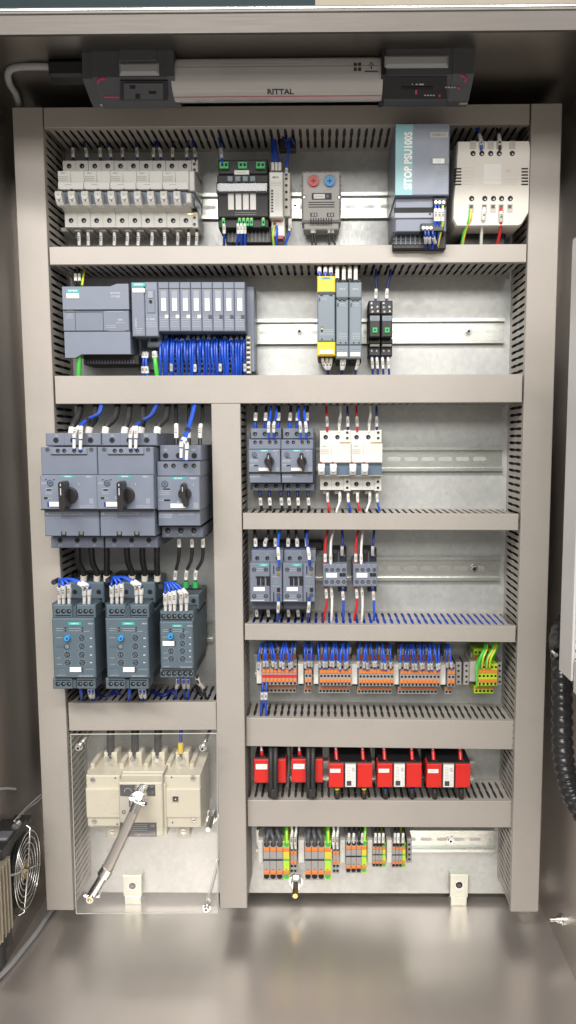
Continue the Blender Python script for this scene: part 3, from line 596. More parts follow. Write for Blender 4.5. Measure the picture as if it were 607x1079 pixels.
d.part('lettering', lambda b: (b.tp('SIMATIC', 121.7, 309, 76, 3.6, 'ink_pale'), b.tp('S7-1200', 121.9, 312.5, 76, 3.6, 'ink_pale'), b.lines(113, 327.4, 131, 329, 74.2, 1, 'ink_pale'), b.lines(114, 347.5, 132, 349.5, 74.3, 1, 'ink_pale'), b.tp('CPU', 126.5, 337, 74, 3.4, 'ink_pale'), b.lines(122, 339, 131, 341, 74, 1), b.lines(112, 342, 122, 346, 74, 2), b.lines(70, 330, 77, 336, 74, 3), b.lines(70, 327, 78, 328.2, 74.2, 1)))
d.part('underside_vents', lambda b: (b.bp(88, 374, 146, 384, 9, 52, 'black_soft', 1), [b.bp(89 + 3 * k, 379, 90.5 + 3 * k, 383, 51, 53, 'grey_side') for k in range(18)]))
wire([(82.5, 371, 66), (83.5, 378, 68), (83, 399, 60)], 'green_wire', 3.2, 'thick bright green network cable under the controller', 'bright green network cables')
for k, uu in enumerate((79.5, 83.5)): wire([(uu, 280, 50), (uu, 288, 58), (uu + .5, 301, 68)], 'black', 1.6, '%s black wire entering the top of the controller' % ORD[k], 'wires above the controller', [(.45, .8), ])
wire([(89.5, 282, 50), (88, 290, 58), (86.5, 301, 68)], 'green_wire', 1.8, 'thin green and yellow wire entering the top of the controller', None, (), strip='yellow')
# I/O head
d = Dev('remote_io_head', 'grey interface head with a white tag, first in the row of thin modules', 'controller', None, 139, 355, 70)
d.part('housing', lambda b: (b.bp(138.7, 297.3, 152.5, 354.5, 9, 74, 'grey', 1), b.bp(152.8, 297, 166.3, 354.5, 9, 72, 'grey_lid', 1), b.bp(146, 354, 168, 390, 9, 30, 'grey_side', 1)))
d.part('logo_plate', lambda b: (b.bp(139.2, 298, 153, 301.8, 74, 74.3, 'teal'), b.tp('SIEMENS', 146, 299.9, 74.3, 3.3, 'white_label')))
d.bx('label_plate', 139.5, 303.7, 152.4, 308.2, 74, 75, 'white_label', .3)
d.part('slider', lambda b: (b.bp(154.5, 305, 163.5, 330, 71, 73, 'grey', .8), b.bp(156, 307, 161, 314, 73, 74, 'grey_light'), b.cp(158.5, 317.5, 2, 73, 74.6, 'hole_shade')))
d.part('lettering', lambda b: (b.tp('SIMATIC', 143.5, 340, 74, 3, 'ink_pale', math.pi / 2), b.tp('ET 200SP', 158.8, 336.5, 72, 3, 'ink_pale'), b.lines(153.5, 338.5, 165, 345, 72, 3), b.lines(143, 345, 150, 352, 74, 3)))
d.part('network_socket', lambda b: (b.bp(155, 355, 170, 366, 20, 56, 'grey_side', 1.5), b.bp(159, 357, 166, 360, 55, 57, 'hole_shade')))
wire([(163, 371, 52), (164, 383, 56), (166, 399, 52)], 'green_wire', 3.1, 'bright green network cable with a white plug under the interface head', 'bright green network cables', [(0, .25)], sr=4)
for k, (a, e) in enumerate([(152, -1), (155, 1)]): wire([(a, 371, 44), (a - 1, 382, 48), (a + e, 399, 46)], 'blue', 2, '%s blue wire with white markers under the interface head' % ORD[k], 'wires under the interface head', [(.02, .25), (.55, .8)], sr=3)
def io(label):
    d = Dev('io_module', label, 'electronic module', 'thin grey signal modules in the controller row', 166.8, 397, 70)
    d.part('housing', lambda b: (b.bp(166.9, 297, 178.1, 349, 9, 71, 'grey', .9), b.bp(167.3, 303.5, 177.6, 304.3, 70, 71.3, 'black')))
    d.bx('label_slot', 169.3, 306, 175.7, 328.5, 70, 71.5, 'grey_light', .3); d.part('label_strip', lambda b: (b.bp(170, 314.4, 174.8, 327.4, 71, 72, 'white_label'), b.lines(171.4, 316, 173.6, 326, 72, 6, 'terminal_grey')))
    d.part('printing', lambda b: (b.lines(168.5, 333, 176.8, 345, 71, 5),))
    d.bx('code_tab', 173.8, 331.8, 177.3, 335.3, 70, 72, 'white_label')
    d.part('terminal_base', lambda b: (b.bp(167, 349.6, 178, 396.5, 9, 34, 'terminal_grey', 1), [(b.bp(uu - 1.5, 353 + 5.2 * k, uu + 1.5, 356 + 5.2 * k, 33, 34.2, 'hole_shade')) for k in range(8) for uu in (169.6, 173.2, 176.4)]))
    return d
q = io('thin grey signal module with a white code tab, first after the interface head')
for k in range(1, 8):
    r_ = dup(q, 11.46 * k, 320, 71, 'thin grey signal module with a %s code tab, %s after the interface head' % ('white' if k < 4 else 'dark', ORD[k] if k < 7 else 'last'), u=167)
    if k >= 4:
        for o in r_.children:
            if o.name.startswith('code_tab'):
                o.data = DARKTAB if k > 4 else o.data.copy(); DARKTAB = o.data; o.data.materials[0] = MATS['ink']
d = Dev('end_module', 'grey end cover closing the row of thin signal modules', 'end cover', None, 259, 395, 60)
d.part('housing', lambda b: (b.bp(258.8, 301.5, 268.3, 392, 9, 44, 'grey', 1), b.bp(259, 354, 264.5, 394, 9, 48, 'beige_block', 1), b.bp(262, 390, 269.5, 396, 9, 40, 'black', 1)))
d.part('contacts', lambda b: [b.bp(260, 355 + 2.6 * k, 263.5, 356.6 + 2.6 * k, 47, 49, 'hole_shade' if k % 2 else 'white_label') for k in range(15)])
n = 0
for k in range(8):
    for j in range(4):
        uu = 169.5 + 11.46 * k + j * 2.9 + random.uniform(-.6, .6); e = random.uniform(-1.5, 1.5)
        wire([(uu + random.uniform(-1, 1), 353 + random.uniform(0, 4), 36), (uu - .8, 361, 50 + random.uniform(0, 5)), (uu - 1 + e * .3, 375, 56 + random.uniform(-4, 4)), (uu + e, 388, 52), (uu + e - 1, 400, 44)], 'blue', 1.75,
             '%s blue wire from the left hanging under the thin signal modules' % ORD[n], 'blue wires under the signal modules', [(.68, .82)] if n % 9 == 4 else [(.04, .12 + .1 * random.random())] if n % 2 == 0 else ()); n += 1
# ---- safety relays
def srel(label, u0, u1, v0, v1, yellow, D=88):
    d = Dev('safety_relay' if yellow else 'relay_unit', label, 'relay', None, u0, v1, D)
    cm = 'yellow' if yellow else 'mid_grey'; h = v1 - v0; a, b_ = v0 + h * .225, v0 + h * .82
    d.bx('housing', u0 + .2, a, u1 - .2, b_, 9, D, 'mid_grey', 1.2)
    d.bx('upper_terminal_cover', u0, v0, u1, a - 1.6, 9, D - 2, cm, 1.2); d.bx('lower_terminal_cover', u0, b_ + .4, u1, v1, 9, D - 1, cm, 1.2)
    d.part('latch', lambda b: (b.bp(u0 + 1.2, a - 2.6, u1 - 1.2, a - .2, 60, D + .5, 'blue_grey_dark'), b.bp(u0 + 3, a - 1.8, u0 + 6, a + 1, D, D + 2, 'ink'), b.bp(u1 - 6, a - 1.8, u1 - 3, a + 1, D, D + 2, 'ink'), b.cp(u0 + 5, b_ - 2.2, 1, D, D + .3, 'hole_shade'), b.cp(u1 - 3, b_ - 2.2, 1, D, D + .3, 'hole_shade')))
    d.part('printing', lambda b: ((b.bp(u0 + 3, v0 + 1.2, u1 - 3, v0 + 3.6, D - 2, D - 1.7, 'teal_pale'), b.tp('SIEMENS', (u0 + u1) / 2, v0 + 2.4, D - 1.6, 2.5, 'ink')) if yellow else b.tp('SIRIUS', (u0 + u1) / 2, v0 + h * .09, D - 2, 2.8, 'ink_pale'),
        b.bp(u0 + 1.5, a + 4, u0 + 3, a + 8, D, D + .15, 'ink'), b.lines(u0 + 4.5, a + 3.5, u0 + 10, a + 7, D, 2), b.lines(u0 + 3, b_ - 13, u1 - 1.5, b_ - 6, D, 4), b.lines(u0 + 3, v0 + h * .86, u1 - 3, v0 + h * .9, D - 1, 1, 'ink')))
    if yellow: d.part('switch', lambda b: (b.bp(u0 + 3.8, b_ - 15.5, u0 + 6, b_ - 10, D, D + .3, 'hole_shade'), b.bp(u0 + 4.2, b_ - 14.5, u0 + 5.6, b_ - 12.5, D, D + 1.2, 'brass')))
    d.part('label_plate', lambda b: (b.bp(u0 + (2.2 if yellow else 1.4), v1 - 6.4, u1 - 1.6, v1 - 2 + (0 if yellow else -.3), D - 1, D + .4, 'white_label', .3), b.lines(u0 + 4, v1 - 5, u1 - 4, v1 - 3.2, D + .4, 1, 'terminal_grey')))
    d.part('terminal_feet', lambda b: (b.bp(u0 + 1, v1, u1 - .5, v1 + 3.6, 20, D - 14, 'black_soft', 1), b.bp(u0 + 1, v0 - 3, u1 - .5, v0 + .5, 20, D - 14, 'black_soft', 1)))
srel('tall safety relay with yellow terminal covers at top and bottom', 334.3, 353.3, 290.8, 374.8, True)
srel('plain grey relay unit touching the yellow one', 353.8, 367.4, 297.3, 377.8, False, 84)
srel('plain grey relay unit furthest from the yellow one', 367.8, 381.3, 297.3, 377.8, False, 84)
n = 0
for uu, v0, m_ in [(336.6, 288, 'blue'), (342.8, 288.5, 'blue'), (348.6, 289, 'blue'), (355.3, 295.5, 'black'), (362.3, 297.5, 'black'), (368.6, 296, 'black'), (374.8, 297.5, 'black')]:
    wire([(uu + .6, 272, 50), (uu + .2, 281, 66), (uu, v0 - 2, 78), (uu + .4, v0 + 5, 80)], m_, 1.7, '%s wire from the left above the yellow and grey relays' % ORD[n], 'wires above the yellow and grey relays', [(.42, .84)], sr=2.8); n += 1
n = 0
for uu, e, m_ in [(339.5, 6, 'navy'), (344.5, 1, 'navy'), (349, -3, 'navy'), (360, 0, 'navy'), (363.3, -2.5, 'navy'), (377.7, -3, 'navy')]:
    wire([(uu, 375, 74), (uu + e * .25, 384, 74), (uu + e, 391.5, 66), (uu + e, 399, 56)], m_, 1.7, '%s dark wire from the left under the yellow and grey relays' % ORD[n], 'wires under the yellow and grey relays', [(.08, .52)], sr=2.3); n += 1
# ---- black plug-in relays
def brel(label):
    d = Dev('plug_in_relay', label, 'relay', 'black plug-in relays in the controller row', 388.4, 374, 50)
    d.part('socket', lambda b: (b.bp(388.6, 316.8, 401.1, 331, 9, 48, 'black_soft', 1.2), b.bp(389, 357, 401, 362, 9, 52, 'black', 1), b.bp(388.7, 364.5, 400.8, 375, 9, 44, 'black_soft', 1.2)))
    d.part('relay_cover', lambda b: (b.bp(389.3, 331.5, 400.6, 355, 9, 66, 'black_soft', 1.2), b.bp(390, 332.8, 400, 338, 66, 66.4, 'mid_grey'), b.lines(392, 334, 398, 337, 66.4, 2, 'ink')))
    d.part('test_button', lambda b: (b.bp(392.6, 345, 397.8, 350.6, 66, 67.5, 'green', .5), b.bp(394.4, 346.6, 396, 348.6, 67, 67.8, 'hole_shade')))
    for uu, vv in ((391.5, 319.5), (391.8, 324), (392.5, 328.4), (397.7, 323.3), (398.2, 328)): d.part('terminal_screw', lambda b: b.screw(uu, vv, 2.1, 48))
    for uu in (391.7, 397): d.part('terminal_screw', lambda b: b.screw(uu, 369.7, 2.1, 44))
    d.bx('marker_plate', 390, 362.3, 400, 365, 9, 50, 'beige_block', .5)
    return d
q = brel('black plug-in relay with a green button, nearer the grey relays'); dup(q, 12.8, 340, 60, 'black plug-in relay with a green button, nearer the bare rail', u=389)
for k, (a, uu) in enumerate([(396.8, 396), (411.5, 407.7)]): wire([(a, 279, 44), (a - .7, 292, 44), (uu + .4, 303, 44), (uu - .3, 317.5, 44)], 'navy', 1.9, '%s dark blue wire entering the top of the black plug-in relays' % ORD[k], 'wires of the black plug-in relays', [(.66, .93)])
for k, uu in enumerate((391.6, 396.8, 402.7, 408.7)): wire([(uu, 374.5, 40), (uu + .8, 384, 42), (uu + 1.6, 400, 40)], 'navy', 1.6, '%s dark blue wire from the left under the black plug-in relays' % ORD[k], 'wires of the black plug-in relays', [(.1, .55)])
# ================================================================ rotary motor breakers
def rotary(label, g, u, v, big=True, right_dark=False):
    """u, v: offsets in photo pixels from the first of its kind"""
    d = Dev('rotary_motor_breaker', label, 'motor breaker', g, 47, 577, 100)
    d.part('housing', lambda b: (b.bp(52, 470, 108, 572, 9, 108, 'grey_side', 1), b.bp(47, 537, 104.6, 565, 9, 134, 'grey', 1), b.bp(43.3, 471, 102.3, 500.6, 9, 142, 'grey', 1)))
    blk = d.part('upper_terminal_block', lambda b: (b.bp(48, 456.3, 106.4, 469.8, 9, 131, 'grey', 1.2), [b.tp(t, uu + .6, 459, 131, 3, 'ink_pale') for t, uu in zip(('1L1', '3L2', '5L3'), (59, 77, 94))], b.bp(67.5, 457, 67.8, 469, 130, 131.2, 'grey_side')))
    for uu in (59, 77, 95.5): d.part('terminal_screw', lambda b: b.well(uu, 463.9, 3.4, 131, bit=False), blk)
    blk = d.part('lower_terminal_block', lambda b: (b.bp(53.5, 565.4, 109, 577.4, 9, 114, 'grey', 1.2), [b.tp(t, uu, 574.8, 114, 3, 'ink_pale') for t, uu in zip(('2T1', '4T2', '6T3'), (63.4, 81.5, 99.6))]))
    for uu in (63.4, 81.5, 99.6): d.part('terminal_screw', lambda b: b.well(uu, 569.3, 3.2, 114, bit=False), blk)
    blk = d.part('auxiliary_contact', lambda b: (b.bp(53.5, 472, 91.5, 479, 100, 143.5, 'grey_lid', .5), b.bp(53.5, 478.4, 91.5, 479, 143, 143.7, 'black')))
    for uu in (61, 67.7, 78.2, 84.8): d.part('terminal_screw', lambda b: b.well(uu, 474.9, 2.5, 143.5), blk)
    for uu in (50, 96.3): d.part('cover_screw', lambda b: b.screw(uu, 473.8, 2.9, 142))
    for uu in (67.2, 85.6): d.part('cover_screw', lambda b: (b.bp(uu - 2.8, 560, uu + 2.8, 565, 130, 134.2, 'hole_shade'), b.cp(uu, 561.6, 2.4, 133, 134.9, 'screw')))
    d.part('front_panel', lambda b: (b.bp(42.5, 500.8, 102.3, 536.7, 9, 147, 'grey_lid', 1), b.bp(42.7, 536.8, 102.3, 537.6, 100, 143, 'black')))
    d.part('logo_plate', lambda b: (b.bp(64.7, 500.9, 78.3, 503.3, 147, 147.3, 'teal'), b.tp('SIEMENS', 71.5, 502.1, 147.3, 2.4, 'white_label'), b.tp('SIRIUS', 93.5, 502.3, 147, 2.6, 'ink_pale')))
    d.part('printing', lambda b: (b.bp(47.5, 505, 49.2, 506, 147, 147.2, 'hole_shade'), b.bp(56, 505, 57.7, 506, 147, 147.2, 'hole_shade'), b.lines(43.5, 508, 49, 510.5, 147, 2), b.lines(48, 514, 55, 521, 147, 4), b.bp(49, 515.5, 54, 517, 147, 147.2, 'hole_shade'), b.bp(46.5, 523.8, 50, 526, 147, 147.2, 'hole_shade'), b.lines(51, 524, 55, 526, 147, 1),
        b.lines(84, 532, 99, 535.5, 147, 2), b.lines(48, 539.5, 65, 546, 134, 4), b.lines(67, 539.5, 88, 543, 134, 2), b.tp('CE', 49.5, 541.5, 134, 3.6, 'ink_pale'), b.ring(*b.px(62.8, 524.2, 147), 1.6, 1.2, 147, 147.2, 'ink_pale'), b.bp(94, 525, 98.5, 531, 147, 147.15, 'grey_light')))
    d.part('setting_dial', lambda b: (b.ring(*b.px(53, 508.9, 147), 3.9, 3.3, 146, 148, 'ink'), b.cp(53, 508.9, 3.2, 146, 148.6, 'window_blue'), b.bp(51.5, 508.5, 54.5, 509.2, 148, 148.9, 'hole_shade')))
    d.part('label_plate', lambda b: (b.bp(50, 529, 51.4, 534, 147, 148, 'navy'), b.bp(51.7, 529, 64.8, 534, 147, 149, 'white_label', .4), b.lines(55, 530.6, 62, 532.6, 149, 1, 'ink_pale')))
    def knob(b):
        x, z = b.px(71, 522, 150); b.cyl(x + 2.5, z, 10.5, 146, 155, 'knob', 28, 9.5)
        a = math.radians(0); pts = [(-4.2, 17), (-2.5, 19), (3, 19), (4.8, 16.5), (5.4, -12), (3.6, -18.5), (-1, -19.5), (-4, -14)]
        n = len(pts); vs = [(x + p, 155, z + q) for p, q in pts] + [(x + p * .8 + .4, 172, z + q * .95) for p, q in pts]
        b.add(vs, [(k, (k + 1) % n, (k + 1) % n + n, k + n) for k in range(n)] + [tuple(range(n, 2 * n))], 'knob'); b.cyl(x, z + 12, 1.3, 170, 172.5, 'black', 8); b.box(x - .4, x + .6, z + 2, z + 16, 171, 172.3, 'ink_pale')
        b.text('I', x + 14, z + 14, 147.2, 4, 'ink_pale'); b.text('O', x - 11, z - 15, 147.2, 4, 'ink_pale')
    d.part('rotary_knob', knob)
    return d
q = rotary('big grey rotary motor breaker next to the outer cable duct', 'big grey rotary motor breakers', 0, 0)
dup(q, 59.6, 520, 145, 'big grey rotary motor breaker in the middle of the three', u=43)
def rotary_s(label, g, ref, small):
    """ref(u, v) maps the layout of the smaller breakers; small: 45 mm kind"""
    U, V, D, k = ref
    d = Dev('rotary_motor_breaker', label, 'motor breaker', g, U(0), V(1.0), D)
    X = lambda t: U(t); Y = lambda t: V(t)
    mc = 'grey'
    d.part('housing', lambda b: (b.bp(U(.05), V(.05), U(1.12), V(.98), 9, D * .45, 'black_soft' if not small else 'grey_side', 1), b.bp(U(.02), V(.18), U(.99), V(.86), 9, D - 10, mc, .8), b.bp(U(.0), V(.16), U(1.0), V(.32), 9, D - 3, mc, .8), b.bp(U(.03), V(.70), U(1.0), V(.865), 9, D - 6, mc, .8)))
    blk = d.part('upper_terminal_block', lambda b: (b.bp(U(.06), V(-.02), U(1.02), V(.15), 9, D - 16, mc, 1), [b.tp(t, U(q_), V(.03), D - 16, 3 * k, 'ink_pale') for t, q_ in zip(('1L1', '5L3'), (.2, .84))]))
    for q_ in (.2, .5, .86): d.part('terminal_screw', lambda b: b.well(U(q_), V(.095 if not small else .07), 3.4 * k, D - 16, bit=small), blk)
    blk = d.part('lower_terminal_block', lambda b: (b.bp(U(.11), V(.87), U(1.06), V(.995), 9, D - 26, mc, 1), b.bp(U(.11), V(.868), U(1.06), V(.876), 9, D - 24, 'black'), [b.tp(t, U(q_), V(.967), D - 26, 2.6 * k, 'ink_pale') for t, q_ in zip(('2T1', '4T2', '6T3'), (.25, .55, .85))]))
    for q_ in (.25, .55, .85): d.part('terminal_screw', lambda b: b.well(U(q_), V(.915), 3.4 * k, D - 26), blk)
    for q_ in (.2, .38, .66, .85): d.part('terminal_screw', lambda b: b.well(U(q_), V(.205), 2.7 * k, D - 2.8), blk)
    d.part('front_panel', lambda b: (b.bp(U(.0), V(.325), U(.985), V(.695), 9, D, 'grey_lid', 1), b.bp(U(.01), V(.696), U(.98), V(.704), 20, D - 3, 'black')))
    d.part('logo_plate', lambda b: (b.bp(U(.33), V(.33), U(.64), V(.358), D, D + .3, 'teal'), b.tp('SIEMENS', U(.485), V(.345), D + .3, 2.7 * k, 'white_label'), b.tp('SIRIUS', U(.83), V(.345), D, 2.7 * k, 'ink_pale')))
    d.part('printing', lambda b: (b.lines(U(.04), V(.47), U(.3), V(.53), D, 3), b.bp(U(.14), V(.455), U(.3), V(.47), D, D + .15, 'hole_shade'), b.lines(U(.04), V(.56), U(.2), V(.6), D, 2), b.bp(U(.16), V(.575), U(.3), V(.595), D, D + .2, 'hole_shade'), b.bp(U(.84), V(.61), U(.96), V(.68), D, D + .15, 'grey_light'), b.lines(U(.04), V(.72), U(.35), V(.78), D - 6, 4), b.lines(U(.5), V(.72), U(.85), V(.75), D - 6, 2), b.lines(U(.6), V(.42), U(.72), V(.43), D, 1)))
    d.part('setting_dial', lambda b: (b.ring(*b.px(U(.18), V(.405), D), 4 * k, 3.4 * k, D - 1, D + 1, 'ink'), b.cp(U(.18), V(.405), 3.3 * k, D - 1, D + 1.4, 'window_blue'), b.bp(U(.18) - .3, V(.39), U(.18) + .3, V(.42), D + 1, D + 1.7, 'hole_shade')))
    d.part('label_plate', lambda b: (b.bp(U(.31), V(.622), U(.66), V(.672), D, D + 1.8, 'white_label', .4), b.lines(U(.4), V(.635), U(.57), V(.66), D + 1.8, 1, 'ink_pale')))
    def knob(b):
        x, z = b.px(U(.64), V(.515), D + 3); r = 7.9 * k; b.cyl(x, z, r, D - 1, D + 7, 'knob', 28, r * .93)
        pts = [(-.42, 1.6), (-.1, 1.8), (.32, 1.6), (.52, .2), (.6, -.4), (.55, -1.75), (.25, -2.0), (-.25, -1.1), (-.52, -.2)]; n = len(pts)
        vs = [(x + p * r, D + 2, z + q_ * r) for p, q_ in pts] + [(x + p * r * .72, D + 17, z + q_ * r * .93) for p, q_ in pts]
        b.add(vs, [(j, (j + 1) % n, (j + 1) % n + n, j + n) for j in range(n)] + [tuple(range(n, 2 * n))], 'knob'); b.box(x - .4, x + .4, z + r * .5, z + r * 1.2, D + 16, D + 17.3, 'ink_pale')
        b.text('I', x + r * 1.3, z + r * 1.4, D + .2, 4 * k, 'ink_pale'); b.text('O', x - r * 1.1, z - r * 1.3, D + .2, 4 * k, 'ink_pale')
    d.part('rotary_knob', knob)
    return d
rotary_s('smaller grey rotary motor breaker beside the middle upright duct', 'grey rotary motor breakers', (lambda t: 165.5 + 45.6 * t, lambda t: 471 + 96 * t, 132, 1.05), False)
q = rotary_s('small grey rotary breaker beside the middle duct, above the contactors', 'small rotary breakers', (lambda t: 262 + 33.8 * t, lambda t: 452.6 + 65 * t, 80, .86), True)
dup(q, 34.3, 480, 80, 'small grey rotary breaker beside the white breakers, above the contactors', u=262)
# ---- white breakers with auxiliary contacts
R3 = dict(a0=453.7, b2=467, f0=467.7, t0=488, t1=501.3, b0=502.4, b1=516.2)
q = mcb('white breaker with side contact, touching the small rotary breakers', 'white breakers with side contacts', 337, 453, 516, 33, R3, 2, True)
dup(q, 33.1, 480, 66, 'white breaker with side contact, further from the small rotary breakers', u=337)
n = 0
for uu, m_ in [(268.8, 'black'), (279.5, 'black'), (293, 'black'), (305.3, 'black'), (313, 'black'), (323, 'black')]:
    wire([(uu + 1.2, 428, 52), (uu + .8, 436, 56), (uu + .2, 445, 58), (uu, 453.5, 58)], m_, 2.1, '%s black wire with a blue end above the small rotary breakers' % ORD[n], 'black wires above the small rotary breakers', [(.3, .62), (.7, 1, 'blue', 2.6)]); n += 1
n = 0
for uu, a, m_ in [(283, 285.5, 'blue'), (288.5, 291.5, 'blue'), (316.5, 315, 'blue'), (322.5, 321, 'blue')]:
    wire([(a, 428, 60), (a - .5, 438, 74), (uu, 448, 84), (uu + .3, 462, 80)], m_, 1.7, '%s blue wire from the left above the small rotary breakers' % ORD[n], 'blue wires above the small rotary breakers', [(.58, .84)], sr=2.2); n += 1
n = 0
for uu, e in [(274, 3), (283.7, 1), (296, 2.5), (304, 2), (313.5, 0), (324.5, 2)]:
    wire([(uu, 517, 46), (uu + .3, 524, 48), (uu + 1, 532, 48), (uu + e, 541, 46), (uu + e - 1, 546, 42)], 'black', 2.0, '%s black wire from the left below the small rotary breakers' % ORD[n], 'black wires below the small rotary breakers', [(0, .18, 'navy', 2.3), (.24, .5)]); n += 1
WC = ['red_wire', 'white_label', 'navy']; WN = ['red', 'white', 'dark blue']
for j in range(2):
    for k, (uu, a, bb) in enumerate([(344.8, 344, 347.5), (357.5, 358.5, 354.5), (366.5, 366, 369.5)]):
        o = j * 31.6 + (0 if k < 2 else j * -1); w_ = 'touching the small rotary breakers' if j == 0 else 'further from the small rotary breakers'
        wire([(a + o, 428, 42), (a + o + .3, 438, 46), (uu + o, 446, 47), (uu + o, 455, 46)], WC[k], 1.7, '%s wire entering the top of the white breaker %s' % (WN[k], w_), 'wires above the white breakers', [(.42, .8)], sr=2.4)
        wire([(uu + o + .3, 517, 38), (uu + o + .6, 528, 44), (bb + o, 539, 46), (bb + o + 1, 546, 42)], WC[k] if k < 2 else 'blue', 1.7, '%s wire leaving the bottom of the white breaker %s' % (WN[k], w_), 'wires below the white breakers', [(.08, .42)], sr=2.3)
# ---- contactors
def contactor(label):
    d = Dev('contactor', label, 'contactor', 'grey contactors under the small rotary breakers', 263, 642, 70); D = 90; U = lambda x: 255 + x / 7.59; V = lambda y: 555 + y / 7.59
    d.part('housing', lambda b: (b.bp(U(75), V(600), U(322), V(660), 9, 66, 'grey_side', 1), b.bp(U(62), V(290), U(322), V(605), 9, 84, 'grey', 1), b.bp(U(85), V(120), U(400), V(190), 9, 30, 'black_soft', 2)))
    blk = d.part('upper_terminal_block', lambda b: (b.bp(U(76), V(190), U(330), V(288), 9, 72, 'grey', 1), [b.tp(t, U(x), V(218), 72, 2.4, 'ink_pale') for t, x in (('1', 122), ('3', 203), ('5', 290))]))
    for x in (122, 203, 285): d.part('terminal_screw', lambda b: b.well(U(x), V(252), 2.8, 72), blk)
    d.part('front_panel', lambda b: (b.bp(U(64), V(292), U(222), V(603), 60, D, 'grey', 1), b.bp(U(70), V(585), U(180), V(592), D, D + .1, 'ink_pale'), b.lines(U(120), V(325), U(170), V(360), D, 2), b.lines(U(120), V(540), U(170), V(575), D, 2), b.bp(U(76), V(430), U(84), V(475), D, D + .1, 'mid_grey')))
    blk = d.part('auxiliary_contact', lambda b: (b.bp(U(226), V(294), U(320), V(603), 60, D - 1, 'grey', 1), b.bp(U(250), V(315), U(258), V(378), D - 1, D - .6, 'hole_shade'), b.bp(U(250), V(525), U(258), V(600), D - 1, D - .6, 'hole_shade'), b.bp(U(255), V(420), U(290), V(462), D - 1, D - .8, 'mid_grey'), b.lines(U(245), V(395), U(300), V(405), D - 1, 1), b.lines(U(245), V(470), U(300), V(480), D - 1, 1),
        b.bp(U(283), V(368), U(302), V(392), D - 2, D + .2, 'brass'), b.bp(U(280), V(490), U(305), V(520), D - 2, D + .3, 'black')))
    for x, y in ((97, 343), (192, 343), (97, 555), (192, 555)): d.part('terminal_screw', lambda b: b.screw(U(x), V(y), 3.2, D))
    for x, y in ((290, 338), (292, 548)): d.part('terminal_screw', lambda b: b.screw(U(x), V(y), 3.2, D - 1))
    d.part('contact_slots', lambda b: [(b.bp(U(x), V(396), U(x + 28), V(472), D - 1, D + .2, 'hole_shade'), b.bp(U(x - 9), V(398), U(x), V(412), D - 1, D + .2, 'hole_shade')) for x in (118, 154, 194)] + [b.bp(U(160), V(425), U(176), V(445), D, D + .5, 'black_soft')])
    d.part('logo_plate', lambda b: (b.bp(U(133), V(297), U(215), V(316), D, D + .3, 'teal'), b.tp('SIEMENS', U(174), V(307), D + .3, 2.1, 'white_label')))
    d.part('label_plate', lambda b: (b.bp(U(92), V(486), U(183), V(517), D, D + 1.3, 'white_label', .4), b.lines(U(120), V(496), U(160), V(508), D + 1.3, 1, 'ink_pale')))
    return d
q = contactor('grey contactor beside the middle duct, under the small rotary breakers'); dup(q, 34.8, 610, 90, 'grey contactor away from the middle duct, under the small rotary breakers', u=263)
n = 0
for uu, a in [(269.3, 268.5), (279.5, 282.5), (290.5, 289.5), (303.6, 303.8), (313.2, 312), (323.3, 322)]:
    wire([(a, 558, 54), (a + .2, 564, 58), (uu, 571, 60), (uu, 581, 58)], 'black', 2.1, '%s black wire from the left above the grey contactors' % ORD[n], 'black wires above the contactors', [(.4, .76), (.8, 1, 'navy', 2.3)]); n += 1
for k, (a, uu) in enumerate([(295.5, 293.6), (325, 325.8)]):
    wire([(a, 556, 62), (a - 1.8, 566, 76), (a - 2.5 + k * 2, 577, 86), (uu, 585, 93), (uu + .6, 596, 92)], 'blue', 1.9, '%s blue wire from the left arching to the coil of a grey contactor' % ORD[k], 'blue wires of the contactors', [(.58, .86)], sr=2.5)
    wire([(uu, 629, 92), (uu - .2, 639, 92), (uu - 1, 648, 84), (uu - 1.5, 655, 68)], 'blue', 1.9, '%s blue wire from the left leaving the foot of a grey contactor' % ORD[k], 'blue wires of the contactors', [(.12, .45)], sr=2.4)
n = 0
for uu in (270, 282.3, 303.5, 313.7, 324): wire([(uu, 640, 54), (uu + .6, 647, 56), (uu + 1, 652, 54)], 'black', 2, '%s black wire from the left below the grey contactors' % ORD[n], 'black wires below the contactors', [(.15, .75)], sr=2.5); n += 1
